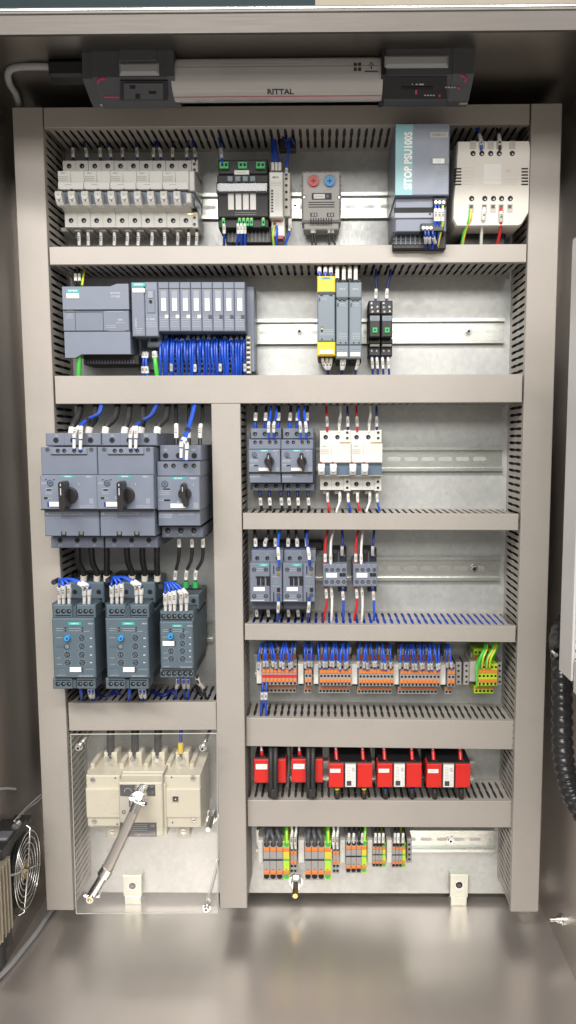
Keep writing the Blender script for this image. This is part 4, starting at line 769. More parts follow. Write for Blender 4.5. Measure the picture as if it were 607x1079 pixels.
def auxc(label):
    d = Dev('auxiliary_contactor', label, 'contactor', 'small contactors', 340, 620, 60); D = 66; U = lambda x: 330 + x / 7.59; V = lambda y: 555 + y / 7.59
    d.part('suppressor_block', lambda b: (b.bp(U(160), V(182), U(268), V(300), 9, 50, 'black', 1.2), b.cp(U(175), V(200), 3, 40, 52, 'black_soft'), b.screw(U(245), V(228), 2.6, 50), b.bp(U(200), V(200), U(208), V(290), 50, 51, 'lamp_grey'), b.bp(U(80), V(270), U(160), V(300), 9, 46, 'grey_side', 1)))
    d.part('suppressor_foot', lambda b: (b.bp(U(200), V(478), U(270), V(520), 9, 48, 'black', 1), b.cp(U(238), V(492), 2, 47, 48.5, 'screw')))
    d.part('housing', lambda b: (b.bp(U(77), V(298), U(272), V(480), 9, D, 'grey_lid', 1.2), [b.bp(U(x), V(297), U(x + 3), V(320), D - 1, D + .1, 'grey_side') for x in (128, 175, 222)], [b.bp(U(x), V(460), U(x + 3), V(481), D - 1, D + .1, 'grey_side') for x in (128, 175, 222)]))
    for x in (107, 152, 199, 246):
        for y in (345, 441): d.part('terminal_screw', lambda b: b.screw(U(x), V(y), 2.9, D))
    d.part('label_plate', lambda b: (b.bp(U(104), V(371), U(191), V(409), D, D + 1.2, 'white_label', .4), b.lines(U(135), V(384), U(160), V(396), D + 1.2, 1, 'ink')))
    d.part('actuator_window', lambda b: (b.bp(U(211), V(371), U(260), V(398), D, D + .5, 'hole_shade'), b.bp(U(228), V(375), U(240), V(394), D, D + 1.5, 'black_soft')))
    return d
q = auxc('small grey contactor nearer the two large contactors'); dup(q, 32, 605, 66, 'small grey contactor nearer the bare rail', u=340)
for j in range(2):
    o = j * 32.2; w_ = 'the small contactor nearer the %s' % ('large contactors', 'bare rail')[j]
    for k, (a, uu, m_) in enumerate([(345.5, 342.7, 0), (351.8, 348.5, 1), (360.5, 360.5, 2)]):
        a += (0, -1.5, 1.5)[k] * j
        wire([(a + o, 559, 52), (uu + o + .7, 568, 60), (uu + o, 578, 60), (uu + o, 588, 62 if k < 2 else 48)] + ([(uu + o, 596, 64)] if k < 2 else []), WC[m_], 1.8, '%s wire entering the top of %s' % (WN[m_], w_), 'wires above the small contactors', [(.68, .9)] if k < 2 else [(.5, .85)], sr=2.4)
        vv = 619 if k < 2 else 622
        e = [(-1.5), .5, 1][k]
        wire([(uu + o + .3, vv - 1, 56), (uu + o + 1.2, vv + 8, 58), (uu + o + 1.4, vv + 18, 60), (uu + o + e + .5, 648, 60), (uu + o + e, 655, 56)], WC[m_] if m_ < 2 else 'blue', 1.8, '%s wire leaving the bottom of %s' % (WN[m_], w_), 'wires below the small contactors', [(.06, .32)], sr=2.4)
# ================================================================ soft starters
def softst(label, U, V, D, wide, g):
    d = Dev('soft_starter', label, 'soft starter', g, U(0), V(1), D)
    cols = (U(.12), U(.25), U(.38), U(.64), U(.77), U(.9)) if wide else tuple(U(.09 + .165 * k) for k in range(6))
    d.part('housing', lambda b: (b.bp(U(.02), V(-.02), U(1.0), V(.98), 9, D - 14, 'blue_grey_dark', 1), b.bp(U(0), V(.16), U(.99), V(.87), 9, D, 'blue_grey', 1.5)))
    bt = -.27 if wide else -.24
    def rear(b):
        b.bp(U(.36 if wide else .3), V(bt), U(1.2 if wide else 1.16), V(-.02), 9, D * .62, 'blue_grey', 1.5)
        for k in range(9): b.bp(U(.38 + .08 * k), V(-.085), U(.42 + .08 * k), V(-.03), D * .62, D * .62 + .2, 'hole_shade')
        for k in range(8):   # heat vents on the side wall, ribbed
            pass
    d.part('rear_housing', rear)
    d.part('heat_sink', lambda b: (b.bp(U(.3), V(bt - .10), U(1.25), V(bt + .02), 9, D * .30, 'black', 1), [b.bp(U(.32 + .1 * k), V(bt - .105), U(.35 + .1 * k), V(bt), D * .3, D * .32, 'black_soft') for k in range(9)]))
    for q_ in ((.52, 1.08) if wide else (1.0,)): d.part('terminal_screw', lambda b: b.well(U(q_), V(-.155), 3.4, D * .62, bit=False))
    gap = (.46, .54)
    def term(v0, v1, vh, vl):
        def f(b):
            if wide: b.bp(U(.0), V(v0), U(.45), V(v1), D - 30, D - 3, 'blue_grey', 1); b.bp(U(.56), V(v0), U(1.0), V(v1), D - 30, D - 3, 'blue_grey', 1); [b.bp(U(x), V(v0 + .01), U(x + .02), V(v1 - .01), D - 30, D - 6, 'blue_grey') for x in (.47, .5, .53)]
            else: b.bp(U(.0), V(v0), U(1.0), V(v1), D - 30, D - 3, 'blue_grey', 1)
            for c in cols: x, z = b.px(c, V(vh), D - 3); b.cyl(x, z, 3.2, D - 8, D - 2.7, 'hole_shade', 12); b.cyl(x + .9, z + .5, 1.2, D - 5, D - 2.4, 'mid_grey', 8); b.bp(c - 2.1, V(vh) - 1.8, c - .6, V(vh) + 1.2, D - 4, D - 2.6, 'hole_shade')
            for a, e in (((.06, .42), (.58, .96)) if wide else ((.05, .95),)): b.bp(U(a), V(vl) - .4, U(e), V(vl) + .5, D - 4, D - 2.4, 'hole_shade')
        return f
    d.part('upper_terminals', term(.0, .155, .075, .125)); d.part('lower_terminals', term(.875, 1.0, .94, .895))
    d.part('logo_plate', lambda b: (b.bp(U(.36), V(.205), U(.66), V(.238), D, D + .3, 'teal'), b.tp('SIEMENS', U(.51), V(.222), D + .3, 2.9 if wide else 2.4, 'white_label'), b.tp('SIRIUS', U(.89), V(.222), D, 2.6, 'ink_pale')))
    d.part('printing', lambda b: (b.lines(U(.08), V(.265), U(.24), V(.32), D, 2), b.lines(U(.38), V(.265), U(.66), V(.32), D, 2), b.lines(U(.72), V(.305), U(.86), V(.32), D, 1), b.bp(U(0.01), V(.334), U(.985), V(.337), D, D + .15, 'mid_grey'), [b.bp(U(a), V(e), U(a) + 1.6, V(e) + 1.4, D, D + .2, 'hole_shade') for a in (.28, .68) for e in (.265, .298)],
        b.lines(U(.08), V(.385), U(.22), V(.395), D, 1), b.lines(U(.5), V(.15), U(.96), V(.18), D - 3, 2), [b.bp(U(.87), V(e), U(.92), V(e) + 1, D, D + .1, 'ink_pale') for e in (.39, .49, .59, .68)],
        b.lines(U(.1), V(.62), U(.2), V(.64), D, 1), b.lines(U(.1), V(.70), U(.22), V(.71), D, 1), b.lines(U(.76), V(.755), U(.97), V(.77), D, 1), b.lines(U(.1), V(.83), U(.3), V(.84), D, 1), b.lines(U(.6), V(.83), U(.95), V(.86), D, 2), b.bp(U(.01), V(.75), U(.98), V(.752), D, D + .12, 'blue_grey_dark'),
        b.ring(*b.px(U(.22), V(.79), D), 2.6, 2.2, D, D + .15, 'mid_grey')))
    kx, ky = (.325, .40) if wide else (.30, .385)
    d.part('control_knob', lambda b: (b.cp(U(kx), V(ky), 3.9, D - 1, D + 5, 'blue_knob', 20, 3.4), b.cp(U(kx) + .3, V(ky) + .2, 1.3, D + 4, D + 5.3, 'hole_shade')))
    if wide: d.part('slider', lambda b: (b.ring(*b.px(U(.335), V(.495), D), 3.6, 3.1, D - 1, D + .8, 'hole_shade'), b.cp(U(.335), V(.495), 3.0, D - 1, D + .9, 'mid_grey'), b.bp(U(.08), V(.488), U(.28), V(.490), D, D + .2, 'ink'), b.bp(U(.08), V(.506), U(.28), V(.508), D, D + .2, 'ink')))
    dl = [(.68, .39), (.68, .49), (.34, .59), (.68, .59), (.35, .685), (.69, .685)] if wide else [(.66, .37), (.66, .485), (.32, .60), (.66, .60), (.33, .715), (.67, .715)]
    for i_, (a, e) in enumerate(dl):
        def dial(b):
            x, z = b.px(U(a), V(e), D); r = 3.6 if wide else 3.4; b.ring(x, z, r, r * .8, D - 1, D + .5, 'hole_shade'); b.cyl(x, z, r * .78, D - 1, D + .7, 'blue_grey', 16); t = .6 * i_ + .5
            c, s_ = math.cos(t), math.sin(t); w_ = r * .12; L_ = r * .7
            b.poly([(x - c * L_ + s_ * w_, z - s_ * L_ - c * w_), (x + c * L_ + s_ * w_, z + s_ * L_ - c * w_), (x + c * L_ - s_ * w_, z + s_ * L_ + c * w_), (x - c * L_ - s_ * w_, z - s_ * L_ + c * w_)], D, D + 1, 'hole_shade')
            for k in range(7): t2 = math.radians(-30 + 40 * k); b.box(x + r * 1.35 * math.cos(t2) - .25, x + r * 1.35 * math.cos(t2) + .25, z + r * 1.35 * math.sin(t2) - .25, z + r * 1.35 * math.sin(t2) + .25, D, D + .1, 'ink_pale')
        d.part('dial', dial)
    la = (.395, .665, .745, .80) if wide else (.07, .42, .455, .525)
    d.part('label_plate', lambda b: (b.bp(U(la[0]), V(la[2]), U(la[1]), V(la[3]), D, D + 1.6, 'white_label', .4), b.bp(U(la[1]) + .3, V(la[2]), U(la[1]) + 1.6, V(la[3]), D, D + 1.2, 'ink'), b.lines(U(la[0]) + 2.5, V(la[2]) + 1.2, U(la[1]) - 2.5, V(la[3]) - 1.2, D + 1.6, 1, 'ink_pale')))
    return d
q = softst('wide blue-grey soft starter next to the outer cable duct', lambda t: 55.6 + 45 * t, lambda t: 637.5 + 88.5 * t, 125, True, 'blue-grey soft starters')
dup(q, 56.2, 690, 125, 'wide blue-grey soft starter in the middle of the three', u=55)
softst('narrower blue-grey soft starter beside the middle upright duct', lambda t: 168.8 + 35.2 * t, lambda t: 644 + 70 * t, 118, False, 'blue-grey soft starters')
# ---- thick cables of the left side
n = 0
for a, m_, e in [(85, 81, 75.5), (101.5, 100, 93.5), (124, 120, 111), (137, 135, 131), (151.6, 151, 148), (177, 174, 165.5)]:
    wire([(a, 427, 62), (a - 1, 434, 80), (m_, 442, 102), (e + 1.5, 449, 114), (e, 458, 116)], 'black_soft', 4.2, '%s thick black cable from the left curving into the big rotary breakers' % ORD[n], 'thick black cables above the big rotary breakers', [(.87, .985, 'white_label', 4.7)]); n += 1
n = 0
for a, e in [(185.4, 185.9), (199, 199.3), (213.3, 211)]:
    wire([(a, 427, 62), (a + .2, 440, 84), (e, 452, 102), (e, 469, 108)], 'black', 2.5, '%s thin black cable from the left entering the smaller rotary breaker' % ORD[n], 'thin black cables above the smaller rotary breaker', [(.6, .88)], sr=3.0); n += 1
n = 0
for (s0, s1, m0, m1, e0, e1) in [((106, 426), (103, 436), (91, 442), (84, 449), (78.3, 468), (84.8, 469)), ((165, 426), (158, 438), (148, 444), (142, 450), (137.4, 468), (143, 468)), ((204.5, 426), (201, 440), (197, 453), (192.5, 464), (190.8, 478), (196.5, 480))]:
    for j in range(2):
        e = (e0, e1)[j]; o = j * 1.6
        wire([(s0[0] + o, s0[1], 74), (s1[0] + o, s1[1], 104), (m0[0] + o, m0[1], 128), (m1[0] + o * 1.4, m1[1], 140), (e[0] + .5, e[1] - 12, 146), (e[0], e[1] + 6, 144)], 'blue', 1.9, '%s blue wire from the left arching over the three rotary motor breakers' % ORD[n], 'blue wires above the three rotary motor breakers', [(.71, .86), (.875, .98, 'white_label', 2.1)], sr=2.7); n += 1
    x, z = P(m0[0] + .8, m0[1], 128); b = MB(x, z); b.cyl(0, 0, 3.6, 122, 130, 'black', 12); b.box(-1.5, 1.5, -1.2, 1.2, 130, 133, 'black'); tag(b.build('cable_tie'), 'black cable tie round the %s blue wire pair over the rotary motor breakers' % ORD[n // 2 - 1], 'cable tie', 'black cable ties')
n = 0
for a, m_, e in [(82, 83, 88), (96.5, 98, 102), (112.5, 112.5, 112.5), (134, 135.5, 139), (150, 151, 152.5), (165.5, 165.5, 165.8)]:
    wire([(a, 572, 92), (a, 584, 88), (m_, 594, 82), (e, 603, 76), (e, 615, 72)], 'black', 4.0, '%s thick black cable from the left between breakers and soft starters' % ORD[n], 'thick black cables between breakers and soft starters', [(.8, .93, 'cream', 4.6)]); n += 1
n = 0
for a, e in [(188.5, 184.5), (202, 196), (213.5, 206)]:
    wire([(a, 564, 92), (a + .5, 577, 92), (a - .5, 590, 86), (e + .8, 602, 80), (e, 611, 78), (e, 620, 76)], 'black', 2.4, '%s thin black cable from the left between breaker and narrow soft starter' % ORD[n], 'thin black cables above the narrow soft starter', [(.05, .2), (.66, .84), (.87, .98, 'green', 4.2)], sr=2.8); n += 1
n = 0
for cu, cv, ends, ve in [(61.5, 611, (62.6, 67.2, 73, 89, 94), 634), (117.5, 609, (118, 123.5, 128.5, 144, 148.8), 633), (172.5, 615, (174.5, 179.5, 184, 191, 196.5), 641)]:
    for j, e in enumerate(ends):
        rise = 1.5 + j * .5
        mid = [(cu + (e - cu) * .5, cv - rise + (3 if j > 2 else 2), 122)] if j > 0 else []
        wire([(cu + .6, cv + .8, 96), (cu + 1.5 + j * .5, cv - .5, 112)] + mid + [(e - .4, ve - 18 + (2 if j > 2 else 0), 126), (e, ve - 12, 124), (e, ve + 3, 114)], 'blue', 1.8, '%s blue wire from the left fanning out over the soft starters' % ORD[n], 'blue wires above the soft starters', [(.56, .82), (.84, .98, 'white_label', 2.2)], sr=3.1); n += 1
    x, z = P(cu, cv, 96); b = MB(x, z); b.cyl(0, 0, 3.4, 96, 113, 'black_soft', 12); tag(b.build('cable_tie'), 'black binding at the root of the %s blue wire fan over the soft starters' % ORD[n // 5 - 1], 'cable tie', 'black cable ties')
n = 0
for uu, e, st in [(85, 1, 0), (94, 2, 1), (97.5, 1, 1), (136, 0, 0), (147.5, 1.5, 1), (151.5, 1.5, 1), (187, -1, 1), (193, 1, 1), (197.5, 1, 1), (208, 6, 2)]:
    v0 = 722 if uu < 160 else 711
    wire([(uu, v0, 104), (uu + .5, v0 + 8, 104), (uu + e, v0 + 13, 84), (uu + e * 1.6, 738.5, 60)], 'black' if st == 2 else 'blue', 2.2 if st == 0 else 1.8, '%s wire from the left below the soft starters' % ORD[n], 'wires below the soft starters', [(.06, .5)] if st else (), sr=2.6); n += 1
for k, (pts) in enumerate([[(98, 728, 40), (112, 736, 52), (122, 728, 40), (128, 739, 50)], [(160, 728, 40), (172, 733, 52), (181, 728, 44), (188, 739, 50)], [(206, 722, 40), (214, 734, 50), (220, 736, 50), (223, 740, 46)]]):
    wire(pts, 'navy' if k < 2 else 'black', 3, '%s dark cable sagging behind the foot of the soft starters' % ORD[k], 'sagging cables behind the soft starters')
# ================================================================ terminal strips, row 5
def slab(label, cat, g, name, u0, u1, v0, v1, D, m):
    d = Dev(name, label, cat, g, u0, v1, D)
    return d
STR = ['beside the middle duct', 'the pair after the first gap', 'of nine after the pair', 'of ten with a red bar behind', 'of eleven near the rail end', 'the short pair at the rail end']
def term5(pe=False, redbar=False, redtop=False, lower=True):
    d = Dev('terminal_block', 'x', 'terminal', 'x', 276, 722, 60); s = 'lime' if pe else 'terminal_grey'; a, e = 276.05, 280.05
    d.part('housing', lambda b: (b.bp(a, 683, e, 699.5, 9, 38, s, .4), b.bp(a, 699, e, 722, 9, 60, s, .4), b.bp(a, 722, e, 730, 9, 46, s, .4)))
    d.part('upper_release_lever', lambda b: b.bp(a + .3, 690, e - .3, 694, 30, 39.5, 'rust_orange', .3)); d.part('release_lever', lambda b: b.bp(a + .3, 705.4, e - .3, 708.9, 50, 61.5, 'orange', .3)); d.part('release_lever', lambda b: b.bp(a + .3, 715.3, e - .3, 718.6, 50, 61.5, 'orange', .3)); d.part('lower_release_lever', lambda b: b.bp(a + .3, 723.4, e - .3, 725.6, 40, 47, 'rust_orange', .3))
    if redtop: d.bx('bridge', a - .1, 694.4, e + .1, 697, 30, 39, 'red_dark')
    if redbar: d.bx('bridge', a - .1, 711.2, e + .1, 713.9, 55, 61.2, 'red_wire')
    def holes(b):
        for v, D, r in ((687, 38, 1.7), (702.5, 60, 1.7), (720.2, 60, 1.8), (727.6, 46, 1.8)): b.cp((a + e) / 2 + .1, v, r, D - 1, D + .3, 'hole_shade', 10)
        if not redbar: b.cp((a + e) / 2, 711.8, 1.8, 59, 60.3, 'hole_shade', 10)
    d.part('wire_openings', holes)
    return d
def kill(dev):
    for o in list(dev.root.children): bpy.data.objects.remove(o)
    bpy.data.objects.remove(dev.root)
KINDS = dict(rr=term5(False, True, True), rt=term5(False, False, True), p=term5(), pe=term5(True))
used = set()
def place5(kind, uu, dv, label, g):
    dev = KINDS[kind]; du = uu - 276.05
    r_ = dup(dev, du, 705, 55, label, dv=dv, u=276.05); r_['group'] = g; r_['label'] = label
n5 = 0
for si, (u0, cnt, kind, dv, g) in enumerate([(276.1, 9, 'rr', 0, 'terminals with a red bar in the first orange strip'), (320.8, 2, 'p', .3, 'terminals in the short pair after the first strip'), (336.3, 9, 'p', .5, 'terminals in the nine-piece orange strip'), (377.5, 10, 'rt', 1, 'terminals in the ten-piece orange strip'), (420.9, 11, 'p', 1.3, 'terminals in the eleven-piece orange strip'), (470.8, 2, 'p', 1.5, 'terminals in the last orange pair'), (502.6, 5, 'pe', .5, 'green and yellow earth terminals')]):
    pitch = 4.05 if si == 0 else 3.66 if si in (1, 2, 3) else 3.82 if si == 4 else 3.7 if si == 5 else 4.1
    nm = ['grey and orange terminal with a red bar', 'grey and orange terminal', 'grey and orange terminal', 'grey and orange terminal', 'grey and orange terminal', 'grey and orange terminal', 'green and yellow terminal'][si]
    wh = ['in the red-barred strip', 'in the first short pair', 'in the strip of nine', 'in the strip of ten', 'in the strip of eleven', 'in the pair at the rail end', 'on the upper terminal rail'][si]
    for k in range(cnt): place5(kind, u0 + pitch * k, dv, '%s, %s from the left %s' % (nm, ORD[k], wh), g)
for kx in KINDS.values(): kill(kx)
for si, (a, e, dv) in enumerate([(270.2, 276, 0), (313.8, 320, .3), (330.4, 335.8, .4), (370, 376.8, .8), (414.3, 420.4, 1), (463.4, 469.8, 1.2), (495, 502, -2)]):
    wh = ['at the start of the strip nearest the middle duct', 'before the short pair of terminals', 'between the short pair and the strip of nine', 'between the strips of nine and ten', 'between the strips of ten and eleven', 'after the strip of eleven', 'beside the green and yellow terminals'][si]
    d = Dev('end_bracket', 'pale grey end bracket ' + wh, 'end bracket', 'pale end brackets on the orange strips', a, 722, 50)
    d.part('housing', lambda b: (b.bp(a, 699.5 + dv, e, 720.5 + dv, 9, 52, 'white' if si < 6 else 'beige_block', .8), b.bp(a + 1.2, 720 + dv, e - .6, 722 + dv, 9, 48, 'black'), b.bp(a + .8, 690 + dv, e - .8, 700 + dv, 9, 30, 'beige_block', .8)))
    d.part('marking', lambda b: b.lines(a + 2, 706 + dv, e - 1.6, 712 + dv, 52, 3, 'terminal_grey'))
for a, e, l in [(480, 486.5, 'dark end clamp after the last orange pair'), (488.5, 494.6, 'dark end clamp before the green and yellow terminals'), (524.2, 529, 'dark end clamp after the green and yellow terminals')]:
    d = Dev('end_clamp', l, 'end clamp', 'dark end clamps on the terminal rail', a, 722, 40)
    d.part('housing', lambda b: (b.bp(a, 698, e, 722, 9, 44, 'terminal_grey', 1))); d.part('clamp_screw', lambda b: [b.cp((a + e) / 2, v, 1.7, 43, 44.3, 'hole_shade') for v in (701.5, 707, 713, 718.5)])
n = 0
for u0, cnt, pt in [(272.5, 14, 2.9), (321.5, 3, 3.4), (336.5, 14, 2.45), (377.5, 12, 3.1), (421.5, 16, 2.75), (471, 2, 4.2)]:
    for k in range(cnt):
        uu = u0 + pt * k; vt = 680.5 + (1.2 if uu > 400 else 0); up = k % 3 == 1 and cnt > 4; e = random.uniform(-2.6, 2.6)
        if up: wire([(uu + e, vt - 3, 52), (uu + .5, vt + 2, 50), (uu, vt + 8, 40)], 'blue', 1.5, '%s blue wire from the left entering the upper tier of the orange strips' % ORD[n // 3 % 40], 'blue wires entering the upper tier', [(.3, .95)], sr=1.9)
        else: wire([(uu + e * 1.5, vt - 3, 60), (uu - .3 + e * .6, vt + 5, 70), (uu, vt + 14, 72), (uu + .4 - e * .3, vt + 24 + random.uniform(-1.5, 2), 63)], 'blue', random.uniform(1.35, 1.7), '%s blue wire from the left with a white sleeve over the orange strips' % ORD[n % 40] if n < 40 else '%s blue wire with a white sleeve over the strip of eleven or the end pair' % ORD[n - 40], 'blue wires with white sleeves over the orange strips', [(.66, .92)], sr=2.0)
        n += 1
for k, (uu, e) in enumerate([(277, -2.5), (281, -1)]): wire([(uu, 719, 62), (uu - .6, 728, 66), (uu - 1, 740, 64), (uu + e + .6, 752, 60), (uu + e + .6, 758, 54)], 'blue', 2, '%s long blue wire with a white sleeve dropping from the first orange strip' % ORD[k], 'long blue wires below the first orange strip', [(.22, .4)], sr=2.7)
for k, (a, uu, c, st) in enumerate([(511.5, 504.5, 'green_wire', None), (513.5, 507.5, 'green_wire', 'yellow'), (520, 512.5, 'green_wire', 'yellow'), (523, 516, 'lime', None), (527, 520, 'green_wire', None)]):
    wire([(a, 676, 52), (a - 1, 684, 64), (uu + 1.2, 694, 70), (uu, 703, 64)] if k < 4 else [(a, 676, 48), (uu + 2, 686, 52), (uu, 694, 42)], c, 1.8, '%s green and yellow wire from the left above the earth terminals' % ORD[k], 'green and yellow earth wires', (), strip=st)
wire([(505, 690, 42), (503, 700, 60), (502.6, 712, 62), (502.5, 722, 56)], 'green_wire', 1.8, 'green wire curving down in front of the earth terminals', None)
# ================================================================ red current transformers
def redbox(label, u0, u1, v0, v1, hidden, D, g):
    d = Dev('red_transformer', label, 'transformer', g, u0, v1 + 2, D - 10); w = u1 - u0; U = lambda t: u0 + w * t; h = v1 - v0; V = lambda t: v0 + h * t
    d.part('core', lambda b: (b.bp(U(.02), V(-.10), U(.99), V(1.03), 9, D - 5, 'black_soft', 1), b.bp(U(.04), V(-.08), U(.97), V(.1), 30, D - 3, 'black', .6)))
    caps = ((0, .345), (.655, 1)) if not hidden else ((0, .475), (.735, 1))
    for a, e in caps: cap_ = d.part('red_cap', lambda b: (b.bp(U(a), V(0), U(e), V(1), D - 20, D, 'red', .8), [b.bp(U(p), V(q_), U(p) + 3.2, V(q_) + .6, D, D + .1, 'red_dark') for p in (a + .03, ) for q_ in (.1, .9)], [b.bp(U(e) - 3.4, V(q_), U(e) - 2.2, V(q_) + .9, D, D + .12, 'ink') for q_ in (.06, .92)]))
    if not hidden:
        d.part('rating_plate', lambda b: (b.bp(U(.375), V(0), U(.625), V(.99), D - 10, D + .4, 'beige_block', .5), b.bp(U(.385), V(.02), U(.615), V(.97), D, D + .6, 'white_label'), b.lines(U(.42), V(.12), U(.5), V(.7), D + .6, 9, 'ink'), b.lines(U(.53), V(.42), U(.6), V(.95), D + .6, 9, 'terminal_grey'), [b.bp(U(.53) + i * .8, V(.16) + j * 1.1, U(.53) + i * .8 + .6, V(.16) + j * 1.1 + .8, D + .6, D + .75, 'ink') for i in range(4) for j in range(4) if (i * 3 + j) % 2 == 0], b.bp(U(.41), V(.72), U(.52), V(.93), D + .6, D + .7, 'ink')))
    a, e, v, v2 = ((.03, .27, .22, .38) if not hidden else (.05, .42, .2, .42))
    d.part('label_plate', lambda b: (b.bp(U(a), V(v), U(e), V(v2), D, D + 1, 'white_label', .3), b.lines(U(a) + 2.5, V(v) + 1.2, U(e) - 3, V(v2) - 1.2, D + 1, 1, 'blue')))
    for t in ((.17, .79) if not hidden else (.25,)):
        d.part('terminal_screw', lambda b: b.cp(U(t) + 2.6, V(-.1) - 0, 1.6, D - 14, D - 7, 'screw', 8))
    return d
redbox('narrow red transformer partly behind two black cables, beside the middle duct', 267.8, 301.3, 800.6, 825, True, 64, 'narrow red transformers behind black cables')
redbox('narrow red transformer partly behind two black cables, beside the first large one', 307.3, 340.2, 800.4, 824.6, True, 64, 'narrow red transformers behind black cables')
for k, (a, e, v0, v1) in enumerate([(346.4, 392.5, 805, 829.7), (397.6, 444.3, 805, 829.6), (449.6, 495.8, 805.4, 830)]): redbox('large red transformer with a pale rating plate, ' + ('nearest the narrow red ones', 'middle of the three', 'nearest the empty corner')[k], a, e, v0, v1, False, 78, 'large red transformers')
n = 0
for uu, vv, d_ in [(276.4, 799, 60), (316.2, 799, 60), (354.8, 802, 74), (382.8, 802, 74), (405.5, 802, 74), (434.5, 802, 74), (457, 802, 74), (485.5, 802, 74)]:
    wire([(uu - (1.5 if uu < 460 else 2.2), 784, 48), (uu - .8, 790, 56), (uu, vv, d_ - 8)], 'white_label', 1.8, '%s wire with a red sleeve from the left above the red transformers' % ORD[n], 'wires with red sleeves above the red transformers', [(.42, .95, 'red_wire', 2.9)]); n += 1
n = 0
for uu, c in [(355.2, 'yellow'), (383.6, 'yellow'), (406, 'navy'), (434, 'navy'), (458, 'black'), (486, 'black')]:
    wire([(uu, 830, 70), (uu + .3, 835, 68), (uu, 842, 58)], 'black', 3.6, '%s black cable end from the left under the large red transformers' % ORD[n], 'cable ends under the large red transformers', [(0, .3, c, 3.6), (.36, .5, 'screw', 2.2)]); n += 1
n = 0
for uu in (285.5, 290.3, 325, 329.8): wire([(uu, 784, 52), (uu, 796, 68), (uu - .2, 818, 76), (uu + .2, 834, 66), (uu + .4, 842, 52)], 'black_soft', 3.7, '%s black cable from the left passing in front of the narrow red transformers' % ORD[n], 'black cables in front of the narrow red transformers'); n += 1
for k, uu in enumerate((285.9, 326)): d = Dev('cable_sleeve', 'black binding round the %s pair of cables at the slots' % ORD[k], 'cable tie', 'black cable ties', uu, 840, 58); d.bx('band', uu - 1.5, 832, uu + 7, 841, 52, 72, 'black', 1.5)
wire([(303.5, 786, 20), (304.5, 805, 22), (302, 838, 24)], 'beige_block', 2.6, 'pale cable behind the gap between the narrow red transformers', None)
# ================================================================ bottom terminals, row 7
def term7(w_, small, pe, v0, v1, D=62):
    d = Dev('feed_terminal', 'x', 'terminal', 'x', 277.4, v1, D); s = 'lime' if pe else 'terminal_grey'; a, e = 277.5, 277.3 + w_; h = v1 - v0; V = lambda t: v0 + h * t
    d.part('housing', lambda b: (b.bp(a, V(-.22), e, V(0), 9, D - 22, s, .4), b.bp(a, V(0), e, V(1), 9, D, s, .5), b.bp(a, V(.46), e, V(.5), D, D + .2, 'hole_shade' if not pe else 'green'), b.bp(a + .2, V(.28), e - .2, V(.44), D, D + .8, 'terminal_grey' if not pe else 'yellow', .3), b.cp((a + e) / 2, V(.72), .7, D - 1, D + .2, 'hole_shade', 8)))
    d.part('release_lever', lambda b: b.bp(a + .3, V(.17), e - .3, V(.27), D - 10, D + 1.4, 'orange', .4)); d.part('release_lever', lambda b: b.bp(a + .3, V(.76), e - .3, V(.855), D - 10, D + 1.4, 'orange', .4))
    def wells(b):
        r = w_ * .58
        for t in (.08, .9): b.cp((a + e) / 2, V(t), r, D - 1, D + .4, 'hole_shade' if not pe else 'green', 16)
    d.part('wire_openings', wells)
    return d
n7 = 0
for gi, (u0, cnt, w_, v0, v1) in enumerate([(277.4, 4, 6.95, 886.5, 927.6), (321.2, 4, 6.95, 886.5, 927.6), (364.4, 4, 5.5, 886, 920.4), (393, 4, 3.55, 888.5, 914), (413.9, 4, 3.6, 888.5, 914.4)]):
    wh = ['of the first wide group', 'of the second wide group', 'of the medium group', 'of the first narrow group', 'of the last narrow group'][gi]
    A = term7(w_, w_ < 4, False, v0, v1, 62 if gi < 3 else 56); B_ = term7(w_, w_ < 4, True, v0, v1, 62 if gi < 3 else 56)
    for k in range(cnt):
        src = B_ if k == cnt - 1 else A
        r_ = dup(src, u0 - 277.4 + w_ * k, 905, 62, ('green and yellow terminal at the end %s' % wh) if k == cnt - 1 else '%s grey feed terminal from the left %s' % (ORD[k], wh), u=277.4); r_['group'] = 'feed terminals ' + wh
    kill(A); kill(B_)
q = Dev('narrow_terminal', 'first narrow terminal beside the earth terminal of the nearest wide group', 'terminal', 'narrow terminals beside the wide groups', 305.8, 919, 56)
q.part('housing', lambda b: (b.bp(305.7, 878, 309.3, 890, 9, 38, 'terminal_grey', .4), b.bp(305.7, 889.5, 309.3, 920.5, 9, 56, 'terminal_grey', .5)))
for t in (899, 909): q.part('release_lever', lambda b: b.bp(306, t - 1.6, 309, t + 1.7, 50, 57, 'orange', .3))
q.bx('upper_release_lever', 306, 881, 309, 885, 34, 39, 'rust_orange', .3)
q.part('wire_openings', lambda b: [b.cp(307.5, v, 1.9, 55, 56.3, 'hole_shade', 12) for v in (895.3, 912.6, 917.6)])
for k, du in enumerate((3.6, 44.8, 48.3)): dup(q, du, 900, 56, ['second narrow terminal beside the earth terminal of the nearest wide group', 'first narrow terminal beside the second wide group', 'second narrow terminal beside the second wide group'][k], u=305.7)
for si, (a, e) in enumerate([(272, 277.2), (314.3, 320.9), (358, 364), (387, 392.7), (407.4, 413.5)]):
    d = Dev('end_bracket', 'pale end bracket on the bottom rail, ' + ['nearest the middle duct', 'between the two wide groups', 'before the medium group', 'after the medium group', 'between the two narrow groups'][si], 'end bracket', 'pale end brackets on the bottom rail', a, 910, 50)
    d.part('housing', lambda b: (b.bp(a, 886, e, 909.5, 9, 50, 'white', .8), b.bp(a + .4, 878, e - .4, 887, 9, 30, 'terminal_grey', .8))); d.part('marking', lambda b: b.lines(a + 1.8, 893, e - 1.5, 899, 50, 2, 'terminal_grey'))
